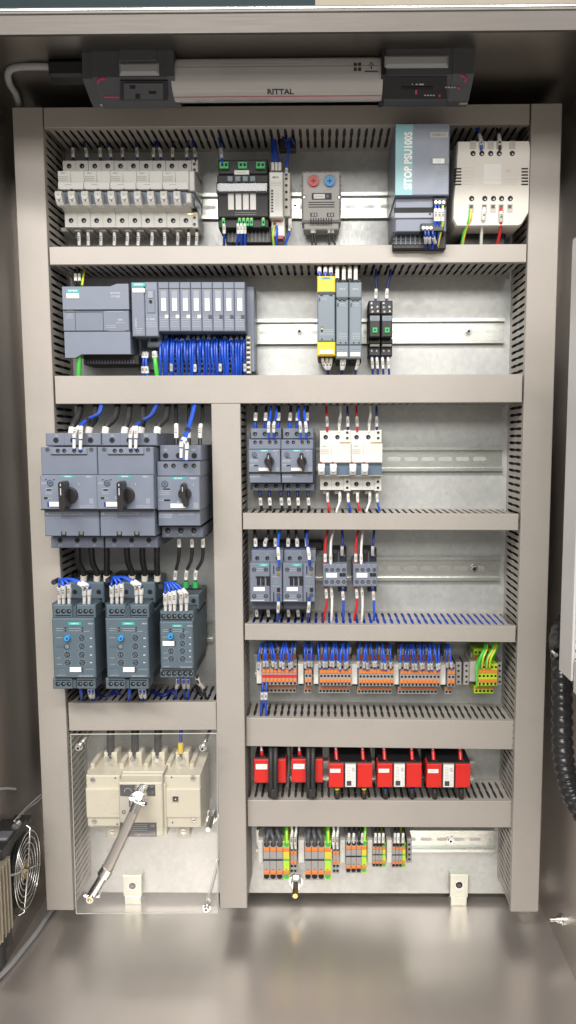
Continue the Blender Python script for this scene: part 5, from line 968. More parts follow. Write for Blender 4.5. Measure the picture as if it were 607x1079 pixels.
d = Dev('end_clamp', 'dark end clamp closing the bottom terminal row', 'end clamp', None, 428.8, 909, 40); d.part('housing', lambda b: b.bp(428.8, 884, 433.8, 909.5, 9, 44, 'terminal_grey', 1)); d.part('clamp_screw', lambda b: [b.cp(431.3, v, 1.8, 43, 44.3, 'hole_shade') for v in (890, 895, 900.5, 905.5)])
n = 0
for a, uu, r in [(283.5, 281, 3.1), (286, 288, 3.1), (292.5, 294.8, 3.1), (326, 324.8, 3.1), (331, 331.8, 3.1), (336.5, 338.7, 3.1)]:
    wire([(a, 868, 44), (a - .5, 876, 58), (uu, 884, 66), (uu, 890, 60)], 'lamp_grey', r, '%s thick grey cable from the left entering the wide bottom terminals' % ORD[n], 'thick grey cables above the wide bottom terminals'); n += 1
n = 0
for uu, w_ in [(367.5, 1), (372.5, 1), (378, 0), (381.5, 1), (395.5, 1), (399.5, 1), (403.6, 1), (416, 1), (419.5, 1), (424.5, 1)]:
    wire([(uu + .6, 868, 44), (uu + .4, 878, 56), (uu, 890, 62)], 'black', 1.9, '%s thin black wire from the left entering the smaller bottom terminals' % ORD[n], 'thin black wires above the smaller bottom terminals', [(.48, .92)] if w_ else (), sr=2.2); n += 1
n = 0
for uu, j in [(308, 0), (312, 1), (352, 2), (356, 3)]:
    wire([(uu - 1.5 + 2 * (j % 2), 868, 50), (uu, 876, 58), (uu - 1, 884, 64), (uu - .3, 894, 60)], 'white_label', 1.7, '%s white sleeved wire from the left entering the narrow bottom terminals' % ORD[n], 'white wires of the narrow bottom terminals', [(.3, .8)], sr=2.4); n += 1
for k, uu in enumerate((301.8, 345.4)): wire([(uu, 868, 44), (uu, 877, 56), (uu, 888, 62)], 'green_wire', 2.7, '%s green and yellow cable entering the wide bottom earth terminals' % ORD[k], 'earth cables of the wide bottom terminals', (), strip='lime')
wire([(385, 866, 44), (384.5, 876, 54), (383.8, 886, 60)], 'green_wire', 2.2, 'green cable entering the medium bottom earth terminal', None, (), strip='lime')
b = MB(*P(350, 876, 0))  # dark tubes added to stand in for the shade round the rail top
for k in range(4): xa, xb = b.px(272 + k, 876, 20)[0], b.px(432 - 2 * k, 876, 20)[0]; b.tube([(xa, 14 + 5 * (k % 2), 3 - 4.6 * k), ((xa + xb) / 2, 16 + 5 * (k % 2), 2 - 4.6 * k), (xb, 14, 3 - 4.6 * k)], 3, 'black_soft', 8)
tag(b.build('cable_shade_bundle'), 'added dark tubes standing in for shade behind the tops of the bottom terminals', 'cables', kind='stuff')
# ================================================================ studs and brackets on the plate
def stud(label, u, v, tipd, r=5.2):
    d = Dev('threaded_stud', label, 'stud', 'threaded studs on the plate', u, v, 0)
    d.part('washer', lambda b: b.cyl(0, 0, r * 1.3, 0, 2, 'steel_bright', 24)); d.part('nut', lambda b: (b.cyl(0, 0, r, 2, 8, 'steel_bright', 6, None, False), b.cyl(0, 0, r * .95, 8.2, 13, 'steel_bright', 6, None, False)))
    d.part('thread', lambda b: [b.cyl(0, 0, r * .55, 13 + k * 1.4, 14.4 + k * 1.4, 'brass' if r > 8.1 and k > 6 else 'steel_bright', 12, r * .47) for k in range(int((tipd - 13) / 1.4))])
stud('threaded stud with nuts below the bottom terminals', 312, 928, 38, 8.2)
stud('threaded stud with nuts beside the main switch', 223.6, 859, 40, 8.0)
def foot(label, u0, u1, v0, v1):
    d = Dev('fixing_bracket', label, 'bracket', 'zinc fixing brackets at the foot of the plate', (u0 + u1) / 2, v1, 12)
    def f(b):
        x0 = b.px(u0, 940, 12)[0]; x1 = b.px(u1, 940, 12)[0]; zt = b.px(u0, v0, 12)[1]; zb = -P((u0 + u1) / 2, v1, 12)[1] + .3
        w = x1 - x0; b.box(x0 + w * .06, x1 - w * .06, zb, zb + 14, 9, 12, 'galv', .4); b.box(x0, x1, zb + 14, zt, 9, 12, 'galv', .6); b.box(x0, x1, zt - 3, zt, 0, 9, 'galv')
        b.box(x0 + w * .06, x1 - w * .06, zb, zb + 3, -8, 9, 'galv')
        xc = (x0 + x1) / 2; zc = zt - 17; b.ring(xc, zc, 6.6, 5.4, 11.9, 12.4, 'screw', 20); b.cyl(xc, zc, 5.3, 11, 12.1, 'hole_shade', 20); b.cyl(xc, zc - 1, 3.3, 11.5, 12.3, 'lamp_grey', 16)
    d.part('bracket_plate', f)
foot('zinc fixing bracket behind the clear cover, under the main switch', 130, 149.4, 922.5, 956)
foot('zinc fixing bracket standing below the empty end of the bottom rail', 474.2, 493.2, 921.5, 954.6)
# ================================================================ main switch
d = Dev('main_switch', 'large ivory main switch with four lugs behind the clear cover', 'main switch', None, 92, 872, 70)
SU = lambda x: 80 + x / 4.05; SV = lambda y: 760 + y / 4.05
def sw(b):
    b.bp(SU(52), SV(215), SU(540), SV(455), 9, 70, 'ivory', 1.5); b.bp(SU(46), SV(232), SU(190), SV(450), 9, 84, 'ivory', 1.5); b.bp(SU(374), SV(232), SU(532), SV(455), 9, 84, 'ivory', 1.5)
    b.bp(SU(371.5), SV(228), SU(375), SV(456), 60, 91.5, 'beige_block')
    for x in (62, 186, 290, 385, 485): b.bp(SU(x), SV(182), SU(x + 18), SV(222), 9, 62, 'ivory', 1)
    b.bp(SU(60), SV(200), SU(536), SV(232), 9, 54, 'ivory', 1)
d.part('housing', sw)
d.part('side_cover', lambda b: (b.bp(SU(43), SV(289), SU(187), SV(412), 60, 88, 'ivory', 1), b.tp('II', SU(70), SV(305), 88, 2.2, 'terminal_grey'), [b.bp(SU(152 + 9 * i), SV(290 + 11 * j), SU(152 + 9 * i) + .5, SV(290 + 11 * j) + .5, 88, 88.2, 'ink') for i in range(3) for j in range(4)], [b.bp(SU(x), SV(y), SU(x) + .6, SV(y) + .6, 88, 88.2, 'ink') for x, y in ((92, 357), (105, 360), (122, 378), (145, 330), (140, 352), (160, 395), (175, 392))]))
d.part('side_cover', lambda b: (b.bp(SU(376), SV(289), SU(531), SV(412), 60, 87, 'ivory', 1), b.bp(SU(408), SV(318), SU(441), SV(347), 86, 88, 'cream', .6), b.bp(SU(413), SV(322), SU(436), SV(343), 87, 89, 'hole_shade', .3), b.cp(SU(424.5), SV(332.5), 1.3, 88, 89.4, 'screw')))
d.part('mechanism_housing', lambda b: (b.bp(SU(190), SV(228), SU(372), SV(262), 9, 76, 'ivory', 1), b.bp(SU(186), SV(262), SU(370), SV(492), 9, 96, 'ivory', 1.5), b.bp(SU(355), SV(268), SU(385), SV(490), 9, 90, 'ivory', 1)))
d.part('position_plate', lambda b: (b.bp(SU(188), SV(272), SU(338), SV(320), 94, 97, 'ink', .3), b.lines(SU(318), SV(276), SU(332), SV(280), 97, 1, 'ink_pale'), b.ring(*b.px(SU(222), SV(300), 97), 5.2, 4.6, 97, 97.2, 'ink_pale'), b.bp(SU(205), SV(303), SU(240), SV(320), 97, 97.4, 'ink'), b.tp('I', SU(326), SV(303), 97, 3.6, 'ink_pale'), b.bp(SU(188), SV(320), SU(240), SV(430), 95, 96.6, 'cream', .3), b.ring(*b.px(SU(204), SV(388), 97), 2.6, 1.7, 96, 97.2, 'ink')))
d.part('rating_plate', lambda b: (b.bp(SU(188), SV(434), SU(344), SV(493), 94, 97, 'ink', .3), b.tp('CE', SU(327), SV(447), 97, 4.4, 'ink_pale'), b.lines(SU(228), SV(438), SU(305), SV(470), 97.1, 4, 'ink_pale', .6), b.tp('COM/TAP-DC', SU(283), SV(484), 97, 3.6, 'ink_pale'), b.lines(SU(318), SV(474), SU(338), SV(486), 97, 2)))
for x, y in ((72, 250), (500, 244), (78, 427), (503, 423)): d.part('cover_screw', lambda b: (b.cp(SU(x), SV(y), 4.6, 83, 84.6, 'cream', 20), b.cp(SU(x), SV(y), 3.4, 84, 85.2, 'screw', 16), b.bp(SU(x) - 2, SV(y) - .3, SU(x) + 2, SV(y) + .3, 85, 85.4, 'ink')))
for k, x in enumerate((147, 252, 350, 453)):
    lg = d.part('lug', lambda b: b.bp(SU(x - 27), SV(134), SU(x + 29), SV(208), 30, 52, 'ivory', .8))
    d.part('lug_bolt', lambda b: (b.cp(SU(x - 4), SV(165), 6.6, 51, 53.5, 'steel_bright', 24), b.cp(SU(x - 5), SV(165), 5, 53, 59, 'steel_bright', 6, 4.7), b.cp(SU(x - 6), SV(166), 2.7, 59, 66, 'screw', 12)), lg)
for x in (155, 459): d.part('lower_lug', lambda b: (b.bp(SU(x - 24), SV(455), SU(x + 26), SV(500), 20, 48, 'ivory', .8), b.cp(SU(x), SV(472), 4, 47, 50, 'screw', 16), b.bp(SU(x) - 2.5, SV(471), SU(x) + 2.5, SV(473), 50, 50.4, 'ink')))
for x, y in ((168, 243), (408, 240), (176, 440), (412, 433)): d.part('pin', lambda b: b.cp(SU(x), SV(y), 1.1, 83, 84.8, 'hole_shade', 8))
for k, x in enumerate((150, 254, 352)): wire([(SU(x), 769, 40), (SU(x) - .4, 778, 44), (SU(x - 2), 797, 48)], 'lamp_dark', 5.8, '%s dark thick cable from the left coming down to the main switch' % ORD[k], 'dark cables above the main switch', [(0, .16, 'white_label', 1.6)])
wire([(SU(449), 769, 44), (SU(448), 778, 48), (SU(447), 795, 52)], 'blue', 2.6, 'cable with a yellow sleeve coming down to the last lug of the main switch', None, [(.1, .45, 'screw', 2.6), (.5, .95, 'yellow', 4.2)])
# clear cover with its standoffs
d = Dev('clear_cover', 'clear acrylic cover sheet screwed in front of the main switch', 'cover', None, 75, 961, 100)
def acr(b):
    c = [b.px(75, 773.3, 108), b.px(228.8, 772.3, 108), b.px(230, 961, 108), b.px(80.8, 961.8, 108)]
    b.poly(list(reversed(c)), 108, 111, 'acrylic')
    return c
d.part('sheet', acr)
def edge(b):
    c = [b.px(75, 773.3, 108), b.px(228.8, 772.3, 108), b.px(230, 961, 108), b.px(80.8, 961.8, 108)]
    for k in range(4):
        p, q_ = c[k], c[(k + 1) % 4]; b.tube([(p[0], 109.5, p[1]), (q_[0], 109.5, q_[1])], .75, 'acrylic_edge', 6)
d.part('polished_edge', edge)
for k, (u, v) in enumerate([(84.5, 785.5), (214.3, 786.3), (218.2, 954.5), (96.5, 944)]):
    l = ['clear cover standoff screw at the top beside the outer duct', 'clear cover standoff screw at the top beside the middle duct', 'clear cover standoff screw at the foot beside the middle duct', 'clear cover standoff screw at the foot behind the lever end'][k]
    s_ = Dev('standoff', l, 'standoff', 'steel standoffs of the clear cover', u, v, 108)
    s_.part('rod', lambda b: (b.cyl(0, 0, 2.6, 1, 107.6, 'steel_bright', 12), b.cyl(0, 0, 4, 0, 3, 'screw', 6), b.cyl(0, 0, 3.6, 90, 98, 'steel_bright', 6)))
    s_.part('screw_head', lambda b: (b.cyl(0, 0, 5.2, 111.2, 112.4, 'steel_bright', 20), b.cyl(0, 0, 4.0, 112.4, 117, 'steel_bright', 20, 3.5), b.cyl(0, 0, 1.8, 116.6, 117.3, 'hole_shade', 6)))
# lever
d = Dev('lever_handle', 'long grey steel lever sloping down from the hub of the main switch', 'lever', None, 145, 846, 110)
hx, hz = 0, 0
def hub(b):
    x, z = b.px(145, 843, 122); b.cyl(x, z, 10.5, 97, 118, 'steel_bright', 32, 10); b.box(x - 10, x + 8, z - 7, z + 6, 117, 130, 'screw', 2.5); b.cyl(x, z + 1, 4, 129, 131.5, 'steel_bright', 20)
    x2, z2 = b.px(152.5, 846, 128); b.tube([(x2 - 8, 130, z2 + 1), (x2 + 1, 130, z2)], 3.4, 'steel_bright', 12); b.tube([(x2 + 1, 130, z2), (x2 + 3.5, 130, z2 - .4)], 2, 'black', 10)
d.part('hub', hub)
def bar(b):
    p = [(*b.px(u, v, dd), dd) for u, v, dd in ((145, 846, 132), (141, 856, 136), (113, 916, 142), (96, 944.5, 142))]
    A, B, C_, E_ = [Vector((x, dd, z)) for x, z, dd in p]
    b.tube([A, B], 8.4, 'screw', 4, .6); b.tube([B.lerp(A, .2), B.lerp(C_, .5), C_], [6.4, 6.8, 7.4], 'steel_tool', 14, .6); b.tube([C_.lerp(B, .02), C_.lerp(E_, .25)], 8.8, 'screw', 12, .7)
    b.tube([C_, C_.lerp(E_, .94)], [8, 8.6], 'screw', 4, .6)
d.part('bar', bar)
def end(b):
    x, z = b.px(96, 945.5, 142); b.ring(x, z, 5, 3.0, 134, 148, 'screw', 24); b.cyl(x, z, 3.2, 136, 146, 'brass', 16); b.box(x - 10, x + 12, z - 1.5, z + 2.5, 136, 142, 'steel_bright', .8)
d.part('square_end', end)
# ================================================================ cabinet light
d = Dev('cabinet_light', 'long cabinet light with a clear ribbed tube under the cabinet roof', 'light', None, 290, 106, 165)
LD0, LD1, LC = 128, 172, 150
ux0, uzt = P(290, 64, LC); ux1, uzb = P(290, 106, LC); LZ, LR = (uzt + uzb) / 2 - d.oz, (uzt - uzb) / 2
def tube_(b):
    x0 = b.px(184, 80, LC)[0]; x1 = b.px(402, 80, LC)[0]; n = 64
    prof = [(LC + (LR - (1.2 if (k % 2 and 2 < k < 22) else 0)) * math.cos(2 * math.pi * k / n), LZ + (LR - (1.2 if (k % 2 and 2 < k < 22) else 0)) * math.sin(2 * math.pi * k / n)) for k in range(n)]
    b.prism(prof, x0, x1, 'diffuser')
d.part('diffuser_tube', tube_)
def wrap(b, pts, faces, th, m, h=.4):
    """lay flat shapes (x, s) round the tube, s measured along its girth from the angle th"""
    b.add([(x, LC + (LR + h) * math.cos(th + s_ / LR), LZ + (LR + h) * math.sin(th + s_ / LR)) for x, s_ in pts], faces, m)
def strip_(b):
    x0 = b.px(184, 80, LC)[0]; x1 = b.px(402, 80, LC)[0]
    for th in (-1.25,): wrap(b, [(x0, 0), (x1, 0), (x1, 1.0), (x0, 1.0)], [(0, 1, 2, 3)], th, 'pink')
    for th in (.62, .78, .95): wrap(b, [(x0, 0), (x1, 0), (x1, .7), (x0, .7)], [(0, 1, 2, 3)], th, 'white_label', .3)  # pale lines paint highlights along the top of the tube
d.part('red_stripe_highlights', strip_)
def let(b):
    vs, fs = glyphs('RITTAL', 'CENTER'); x = b.px(296, 95, LC)[0]; wrap(b, [(x + a * 8.4 * 1.15, q_ * 8.4) for a, q_ in vs], fs, -.98, 'ink')
    x = b.px(390, 70, LC)[0]; wrap(b, [(x - 8, -5), (x + 8, -5), (x, 8)], [(0, 1, 2)], .12, 'ink'); wrap(b, [(x - 5.4, -3.6), (x + 5.4, -3.6), (x, 5.4)], [(0, 1, 2)], .12, 'diffuser', .6); wrap(b, [(x - .7, -2), (x + .7, -2), (x + .7, 2.6), (x - .7, 2.6)], [(0, 1, 2, 3)], .12, 'ink', .8)
    for dx in (-13.5, -18.5):
        for sz in (-4, 2): wrap(b, [(x + dx - 1.8, sz), (x + dx + 1.8, sz), (x + dx + 1.8, sz + 4), (x + dx - 1.8, sz + 4)], [(0, 1, 2, 3)], .12, 'ink', .5)
d.part('lettering', let)
zA = P(300, 50, 165)[1] - d.oz; zM = P(300, 80, 174)[1] - d.oz; zB = P(300, 106.5, 146)[1] - d.oz
def slope(u, v):
    """photo position on the slanted control face of an end housing"""
    n_d, n_z = (zM - zB), -(174 - 146); L_ = math.hypot(n_d, n_z); n_d /= L_; n_z /= L_
    q_ = MT @ Vector(((u - CX) / FPX, -(v - CY) / FPX, -1)); D0 = DIST * 1000
    t = (n_d * (D0 - 174) + n_z * (ZO * 1000 - d.oz - zM)) / (n_d * q_.y - n_z * q_.z)
    return (q_.x * t - d.ox, D0 - q_.y * t, ZO * 1000 + q_.z * t - d.oz), (n_d, n_z)
def sl(b, u0, v0, u1, v1, h, m):
    c = [slope(u, v) for u, v in ((u0, v0), (u1, v0), (u1, v1), (u0, v1))]; lo = [(q_[0], q_[1] - n_[0] * 1, q_[2] - n_[1] * 1) for q_, n_ in c]; hi = [(q_[0], q_[1] + n_[0] * h, q_[2] + n_[1] * h) for q_, n_ in c]
    b.add(lo + hi, [(0, 1, 2, 3), (4, 5, 6, 7)] + [(k, (k + 1) % 4, (k + 1) % 4 + 4, k + 4) for k in range(4)], m)
def endp(b, ua, ub, m='lamp_grey', grow=0):
    x0 = b.px(ua, 80, LC)[0]; x1 = b.px(ub, 80, LC)[0]
    b.prism([(130 - grow, zB), (146, zB - grow), (174 + grow, zM), (174 + grow, zA - 6), (168, zA + grow), (130 - grow, zA + grow)], x0, x1, m)
d.part('end_housing', lambda b: (endp(b, 104, 180), endp(b, 93, 104.4, 'lamp_grey', -3), b.bp(123, 42, 167, 66, 132, 176, 'lamp_grey', 3), b.bp(125, 65, 167, 78, 150, 178, 'cable_grey', 3), endp(b, 180, 188, 'lamp_grey', 1.5)))
d.part('socket_panel', lambda b: (sl(b, 127, 84, 177, 104.5, 2, 'lamp_dark'), sl(b, 131, 86, 172, 103, 3, 'lamp_grey'), sl(b, 137, 88, 143, 91.5, 3.4, 'hole_shade'), sl(b, 157, 94, 165, 97, 3.4, 'hole_shade'), sl(b, 143, 97, 148, 102, 3.4, 'hole_shade'), sl(b, 110, 101.5, 125, 102.8, .6, 'pink')))
d.part('power_plug', lambda b: (b.bp(50, 62.5, 94, 80, 140, 160, 'lamp_dark', 3), b.bp(85, 72, 92, 78, 160, 164, 'black', 1)))
d.part('end_housing', lambda b: (endp(b, 403, 474), endp(b, 473, 495, 'lamp_grey', 1.5), b.bp(405, 57, 473, 70, 150, 178, 'cable_grey', 3), endp(b, 400, 405, 'lamp_dark', 1.5)))
d.part('control_panel', lambda b: (sl(b, 405, 80, 471, 104, .8, 'lamp_dark'), sl(b, 423, 90.5, 456, 93.5, 1.4, 'hole_shade'), sl(b, 437.5, 94, 439.5, 98.5, 1.6, 'pink'), sl(b, 462, 99, 464, 101, 1.6, 'pink'), sl(b, 482, 90, 484, 92, 2.6, 'pink'), [sl(b, u, 87.5, u + w_, 88.8, 1.4, 'ink_pale') for u, w_ in ((434, 1), (438, 2), (441.5, 5))], [sl(b, u, 99.3, u + 2, 100.3, 1.2, 'ink_pale') for u in (447, 450, 453, 456)], [sl(b, u, 90.5, u + 2, 91.4, 2.2, 'ink_pale') for u in (469, 472, 475, 478)]))
def pk(b):
    for u, v, a0 in ((486, 82, -.6), (108, 85.5, 1.2)):
        for t in range(8):
            a_ = a0 + t * .3; sl(b, u + 4.6 * math.cos(a_) - 1, v - 3.4 * math.sin(a_) - .9, u + 4.6 * math.cos(a_) + 1, v - 3.4 * math.sin(a_) + .9, 2.4, 'pink')
d.part('pink_mark', pk)
d.part('mounting_clip', lambda b: (b.bp(484.5, 84, 493.5, 108, 136, 142, 'aluminium', 2), b.cp(489, 103, 3, 142, 143, 'screw', 16), b.cp(489, 103, 1.5, 143, 143.5, 'hole_shade', 12)))
d.part('mounting_clip', lambda b: (b.bp(104.5, 92, 112.5, 110, 134, 140, 'aluminium', 2), b.cp(108.5, 106, 2.4, 140, 141, 'screw', 16)))
wire([(55, 70.5, 150), (36, 70, 150), (18, 71, 146), (9, 76, 138), (10, 88, 120), (17, 100, 90), (22, 118, 50), (24, 130, 20)], 'cable_grey', 4.0, 'grey cable curving from the plug of the cabinet light down behind the duct', None, name='power_cable', cat='cable')
# ================================================================ fan heater at the left wall
def xw(b_, pts, X, m, r, n=6): b_.tube([(X, OX(u, v, X)[0], OX(u, v, X)[1]) for u, v in pts], r, m, n)
fx = XL + 40
fd, fz = OX(26.5, 916, fx); _a = OX(13, 916, fx)[0]; _b2 = OX(41, 916, fx)[0]; _t = OX(26.5, 878, fx)[1]; _u = OX(26.5, 957, fx)[1]
FR = (_t - _u) / 2; FRd = abs(_a - _b2) / 2
root = bpy.data.objects.new('fan_heater', None); COL.objects.link(root); root.location = (fx / 1000, -fd / 1000, (fz - FR) / 1000); tag(root, 'small fan heater with pale fins and a round wire guard, low beside the cable duct', 'fan heater')
def fpart(name, fn): b = MB(fx, fz - FR); fn(b); b2 = b.build(name, None, root); b2.location = (0, fd / 1000, 0)
def guard(b):
    for k in range(6):
        rr = FR * (1 - k * .155)
        b.tube([(0 + 1.0 * (6 - k) * .6, fd + rr * FRd / FR * math.cos(t * math.pi / 20), FR + rr * math.sin(t * math.pi / 20)) for t in range(41)], .75, 'screw', 6, cap=False)
    for t in (.35, 1.92, 3.49, 5.06): b.tube([(3.5, fd + 3 * math.cos(t), FR + 3 * math.sin(t)), (2.5, fd + FRd * 1.08 * math.cos(t), FR + FR * 1.08 * math.sin(t)), (-4, fd + FRd * 1.16 * math.cos(t), FR + FR * 1.14 * math.sin(t))], 1.5, 'steel_bright', 6)
fpart('wire_guard', guard)
def frame(b):
    b.box(-30, -5, FR - FR * 1.05, FR + FR * 1.05, fd - FRd * 1.1, fd + FRd * 1.1, 'black', 2)
    vs = [(-3.5, fd + FRd * .96 * math.cos(t * math.pi / 16), FR + FR * .96 * math.sin(t * math.pi / 16)) for t in range(32)]; b.add(vs, [tuple(range(32))], 'hole_shade')
fpart('fan_frame', frame)
def blades(b):
    for k in range(7):
        t = k * 2 * math.pi / 7; c, s_ = math.cos(t), math.sin(t); c2, s2 = math.cos(t + .6), math.sin(t + .6)
        b.add([(-3, fd + FRd * .3 * c, FR + FR * .3 * s_), (-1.5, fd + FRd * .85 * c, FR + FR * .85 * s_), (-3.2, fd + FRd * .85 * c2, FR + FR * .85 * s2), (-3.2, fd + FRd * .3 * c2, FR + FR * .3 * s2)], [(0, 1, 2, 3)], 'lamp_dark')
    vs = [(-1.2, fd + FRd * .28 * math.cos(t * math.pi / 12), FR + FR * .28 * math.sin(t * math.pi / 12)) for t in range(24)]; b.add(vs, [tuple(range(24))], 'brass')
fpart('fan_rotor', blades)
def fins(b):
    X1 = fx - 2
    for k in range(9):
        u = 1 + k * 1.55; dd = fd + FRd * 1.15 + (8 - k) * 4.2; b.box(-34, 2 + (k % 2) * 1.5, FR * .25 - 8, FR * 1.95, dd, dd + 2.4, 'aluminium')
    b.box(-36, -30, FR * .2, FR * 1.95, fd + FRd * 1.1, fd + FRd * 1.15 + 42, 'aluminium')
fpart('heat_sink', fins)
fpart('terminal_box', lambda b: (b.box(-34, -2, FR * 2.0, FR * 2.25, fd - FRd * .4, fd + FRd * 1.5, 'black', 2), b.box(-20, -4, FR * 2.12, FR * 2.32, fd + FRd * .5, fd + FRd * .95, 'lamp_grey', 2), b.cyl(-8, FR * 2.24, 5, fd - 4, fd + 4, 'steel_bright', 16)))
fpart('mounting_foot', lambda b: (b.box(-36, 0, -FR * .42, FR * .3, fd + FRd * 1.12, fd + FRd * 1.12 + 14, 'black', 2), b.box(-36, 2, -FR * .62, FR * .2, fd + FRd * 1.12 + 22, fd + FRd * 1.12 + 34, 'black_soft', 2)))
def wpts(L): 
    out = []
    for u, v, X in L: q_ = OX(u, v, X); out.append((X, q_[0], q_[1]))
    return out
def free(name, pts, r, m, label, cat, group=None, n=8, extra=None):
    sp_ = smooth(pts, 6); o_ = sp_[0]; b = MB(); b.tube([p - o_ for p in sp_], r, m, n)
    if extra: extra(b, sp_, o_)
    o = b.build(name); o.location = (o_.x / 1000, -o_.y / 1000, o_.z / 1000); return tag(o, label, cat, group)
free('sensor_wire', wpts([(47, 834, -420), (37, 843, -424), (27, 852, -426), (15, 865, -410)]), .9, 'cable_grey', 'upper thin grey wire running from the duct to the fan heater', 'wire', 'thin wires of the fan heater')
free('sensor_wire', wpts([(46, 838, -420), (38, 846, -424), (28, 853, -426), (16, 866, -410)]), .9, 'cable_grey', 'lower thin grey wire running from the duct to the fan heater', 'wire', 'thin wires of the fan heater')
def onfloor(u, v, h):
    q_ = MT @ Vector(((u - CX) / FPX, -(v - CY) / FPX, -1)); t = (h / 1000 - ZO) / q_.z; return (q_.x * t * 1000, (DIST - q_.y * t) * 1000, h)
free('floor_cable', [onfloor(62, 948, 5)] + [onfloor(u, v, 5) for u, v in ((50, 965), (38, 983), (22, 1003), (8, 1020), (-14, 1042))], 3.8, 'cable_grey', 'grey cable lying on the cabinet floor along the side wall', 'cable')
free('wall_cable', wpts([(-5, 832, -432), (6, 831, -432), (16, 831.5, -432)]), 2, 'cable_grey', 'short pale cable end on the side wall above the fan heater', 'cable')
# ================================================================ door side
DX = 262
root = bpy.data.objects.new('door', None); COL.objects.link(root); root.location = ((XR + 28) / 1000, -.26, 0); tag(root, 'open cabinet door seen edge on, behind the pale slotted box', 'door')
b = MB(XR + 28, 0); b.box(0, 22, 4, ZR + 4, 262, 760, 'stainless_wall', 2); o = b.build('door_leaf', None, root); o.location = (0, .26, 0)
root = bpy.data.objects.new('door_duct', None); COL.objects.link(root); tz = OX(602, 254, DX)[1]; bz = OX(586, 712, DX)[1]; root.location = ((XR + 24) / 1000, -.27, bz / 1000); tag(root, 'pale slotted wiring box mounted on the inside of the open door', 'cable duct')
def dd(name, fn): b = MB(XR + 24, bz); fn(b); o = b.build(name, None, root); o.location = (0, .27, 0); return o
L0 = DX - XR - 24; d0_, d1_ = 266, 304; H = tz - bz; hm = OX(600, 497, DX)[1] - bz
dd('cover', lambda b: b.box(L0, L0 + 3, 10, H, d0_, d1_, 'white_panel', 1))
dd('closed_side', lambda b: (b.box(L0 + 3, 0, hm + 8, H - 2, d0_ + 1, d1_ - 2, 'white_panel', 1), b.box(L0 + 14, 0, hm - 8, hm + 8, d0_, d1_ + 26, 'white_panel', 1), b.box(L0 + 6, 0, hm + 8, H - 2, d1_ + 1, d1_ + 140, 'white_panel', 1)))
dd('bottom_box', lambda b: b.box(L0 + 1.5, 0, 0, 34, d1_ + 3, d1_ + 220, 'white_panel', 1))
def slots(b):
    b.box(L0 + 3, L0 + 4.4, 10, hm - 8, d1_ - 4, d1_ - 2.5, 'white_panel'); b.box(-8, 0, 10, hm - 8, d1_ - 4, d1_ - 2.5, 'white_panel')
    b.box(L0 + 8, -6, 12, hm - 10, d1_ - 16, d1_ - 12, 'black')  # black sheet added behind the slots to paint the dark interior
    z = 14
    while z < hm - 12: b.box(L0 + 3, 0, z, z + 6.2, d1_ - 4.2, d1_ - 2.6, 'white_panel'); z += 10
    b.box(-3, 0, 10, hm - 8, d0_, d1_ + 200, 'white_panel')
dd('slotted_wall', slots)
# corrugated hose
def hosept(u, v, d_): x, z = P(u, v, d_); return (x, d_, z)
hp = [hosept(u, v, d_) for u, v, d_ in ((606, 640, 20), (590, 668, 110), (592, 700, 170), (592.5, 745, 205), (593, 785, 218), (597, 818, 226), (607, 846, 240), (624, 872, 250))]
sp_ = smooth(hp, 22); o_ = sp_[0]; rr = []
for i in range(len(sp_)): rr.append((11.6, 12.6, 12.9, 12.7, 11.8, 10.4)[i % 6])
b = MB(); b.tube([p - o_ for p in sp_], rr, 'hose', 18); o = b.build('corrugated_hose'); o.location = (o_.x / 1000, -o_.y / 1000, o_.z / 1000); tag(o, 'black corrugated hose hanging between the cabinet and its open door', 'hose')
d = Dev('hose_clip', 'shiny clip holding the corrugated hose beside the slotted box', 'clip', None, 591, 686, 170); d.part('band', lambda b: (b.ring(*b.px(591.5, 684, 170), 10.5, 9, 160, 172, 'black', 20), b.cp(586, 690, 2.5, 170, 182, 'steel_bright'), b.cp(596, 686, 2.2, 170, 182, 'steel_bright')))
# wall bolt
bd, bzz = OX(592, 969, XR)
root = bpy.data.objects.new('wall_bolt', None); COL.objects.link(root); root.location = (XR / 1000, -bd / 1000, bzz / 1000); tag(root, 'steel bolt with a washer low on the side wall near the hose', 'bolt')
def wb(name, segs):
    b = MB(); [b.tube([(x0, 0, 0), (x1, 0, 0)], r, 'steel_bright', n) for x0, x1, r, n in segs]; o = b.build(name, None, root); o.location = (0, 0, 0)
wb('washer', [(-.2, -2.5, 8, 24)]); wb('nut', [(-2.5, -8, 5.6, 6)]); wb('shaft', [(-8, -17, 3, 12)])
# room wall seen over the cabinet roof
for nm, x0, x1, m, l in (('wall', -6, -.02, 'teal_wall', None), ('wall', -.02, 6, 'cream_wall', None)):
    b = MB(); b.box(x0 * 1000, x1 * 1000, -300, 3600, -1210, -1200, m); tag(b.build('wall'), kind='structure')
b = MB(); b.box(-6000, 6000, -320, -300, -1200, 4000, 'wall_grey'); tag(b.build('room_floor'), kind='structure')
WORLD = .85
LAMPS = [('ceiling_lamp', (-.5, -1.6, 2.15), 1.2, .16, 46, (0, 0, .7)), ('ceiling_lamp', (.7, -1.8, 2.15), 1.2, .16, 24, (0, 0, .7)), ('ceiling_lamp', (0, -3.0, 1.9), 2.6, .6, 54, (0, 0, .5))]
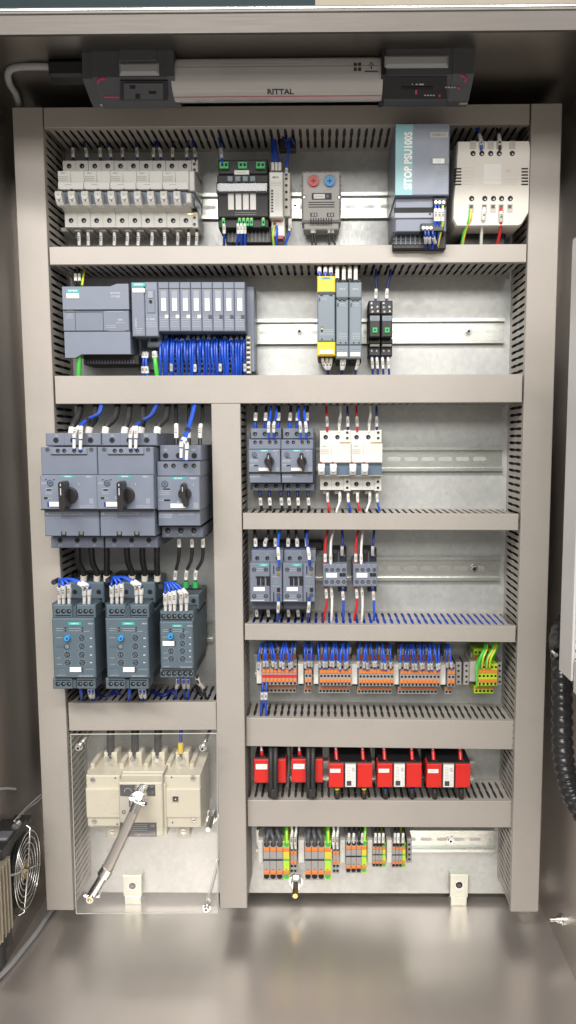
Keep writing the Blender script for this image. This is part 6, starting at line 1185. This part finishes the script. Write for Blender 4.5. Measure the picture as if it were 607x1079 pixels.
# ================================================================ CAMERA, WORLD, LIGHT
cam = bpy.data.objects.new('camera', bpy.data.cameras.new('camera')); COL.objects.link(cam); S.camera = cam
cam.data.sensor_fit = 'VERTICAL'; cam.data.sensor_height = 24; cam.data.lens = FPX / 1079 * 24
cam.data.shift_x = -(CX - 303.5) / 1079; cam.data.shift_y = (CY - 539.5) / 1079; cam.data.clip_start = .02; cam.data.clip_end = 60
cam.matrix_world = Matrix.Translation((0, -DIST, ZO)) @ MT.to_4x4()
w = bpy.data.worlds.new('World'); S.world = w; w.use_nodes = True; nt = w.node_tree; bg = nt.nodes['Background']
tc = nt.nodes.new('ShaderNodeTexCoord'); sp = nt.nodes.new('ShaderNodeSeparateXYZ'); nt.links.new(tc.outputs['Generated'], sp.inputs[0])
cr = nt.nodes.new('ShaderNodeValToRGB'); mr = nt.nodes.new('ShaderNodeMapRange'); mr.inputs[1].default_value = -1; mr.inputs[2].default_value = 1
nt.links.new(sp.outputs['Z'], mr.inputs[0]); nt.links.new(mr.outputs[0], cr.inputs[0]); nt.links.new(cr.outputs[0], bg.inputs[0])
e = cr.color_ramp.elements; e[0].position = 0; e[0].color = (.20, .185, .17, 1); e[1].position = 1; e[1].color = (.75, .74, .72, 1)
for p, c in ((.42, (.26, .24, .22, 1)), (.52, (.42, .40, .38, 1)), (.7, (.62, .61, .60, 1))): x = e.new(p); x.color = c
bg.inputs[1].default_value = WORLD
def area(name, loc, size, size_y, power, target, col=(1, .97, .93)):
    l = bpy.data.lights.new(name, 'AREA'); l.shape = 'RECTANGLE'; l.size = size; l.size_y = size_y; l.energy = power; l.color = col
    o = bpy.data.objects.new(name, l); COL.objects.link(o); o.location = loc; o.rotation_euler = (Vector(target) - Vector(loc)).to_track_quat('-Z', 'Y').to_euler(); return o
for nm, loc, sx, sy, p, t in LAMPS: area(nm, loc, sx, sy, p, t)
S.view_settings.view_transform = 'Standard'; S.view_settings.look = 'None'; S.view_settings.exposure = 0; S.view_settings.gamma = 1
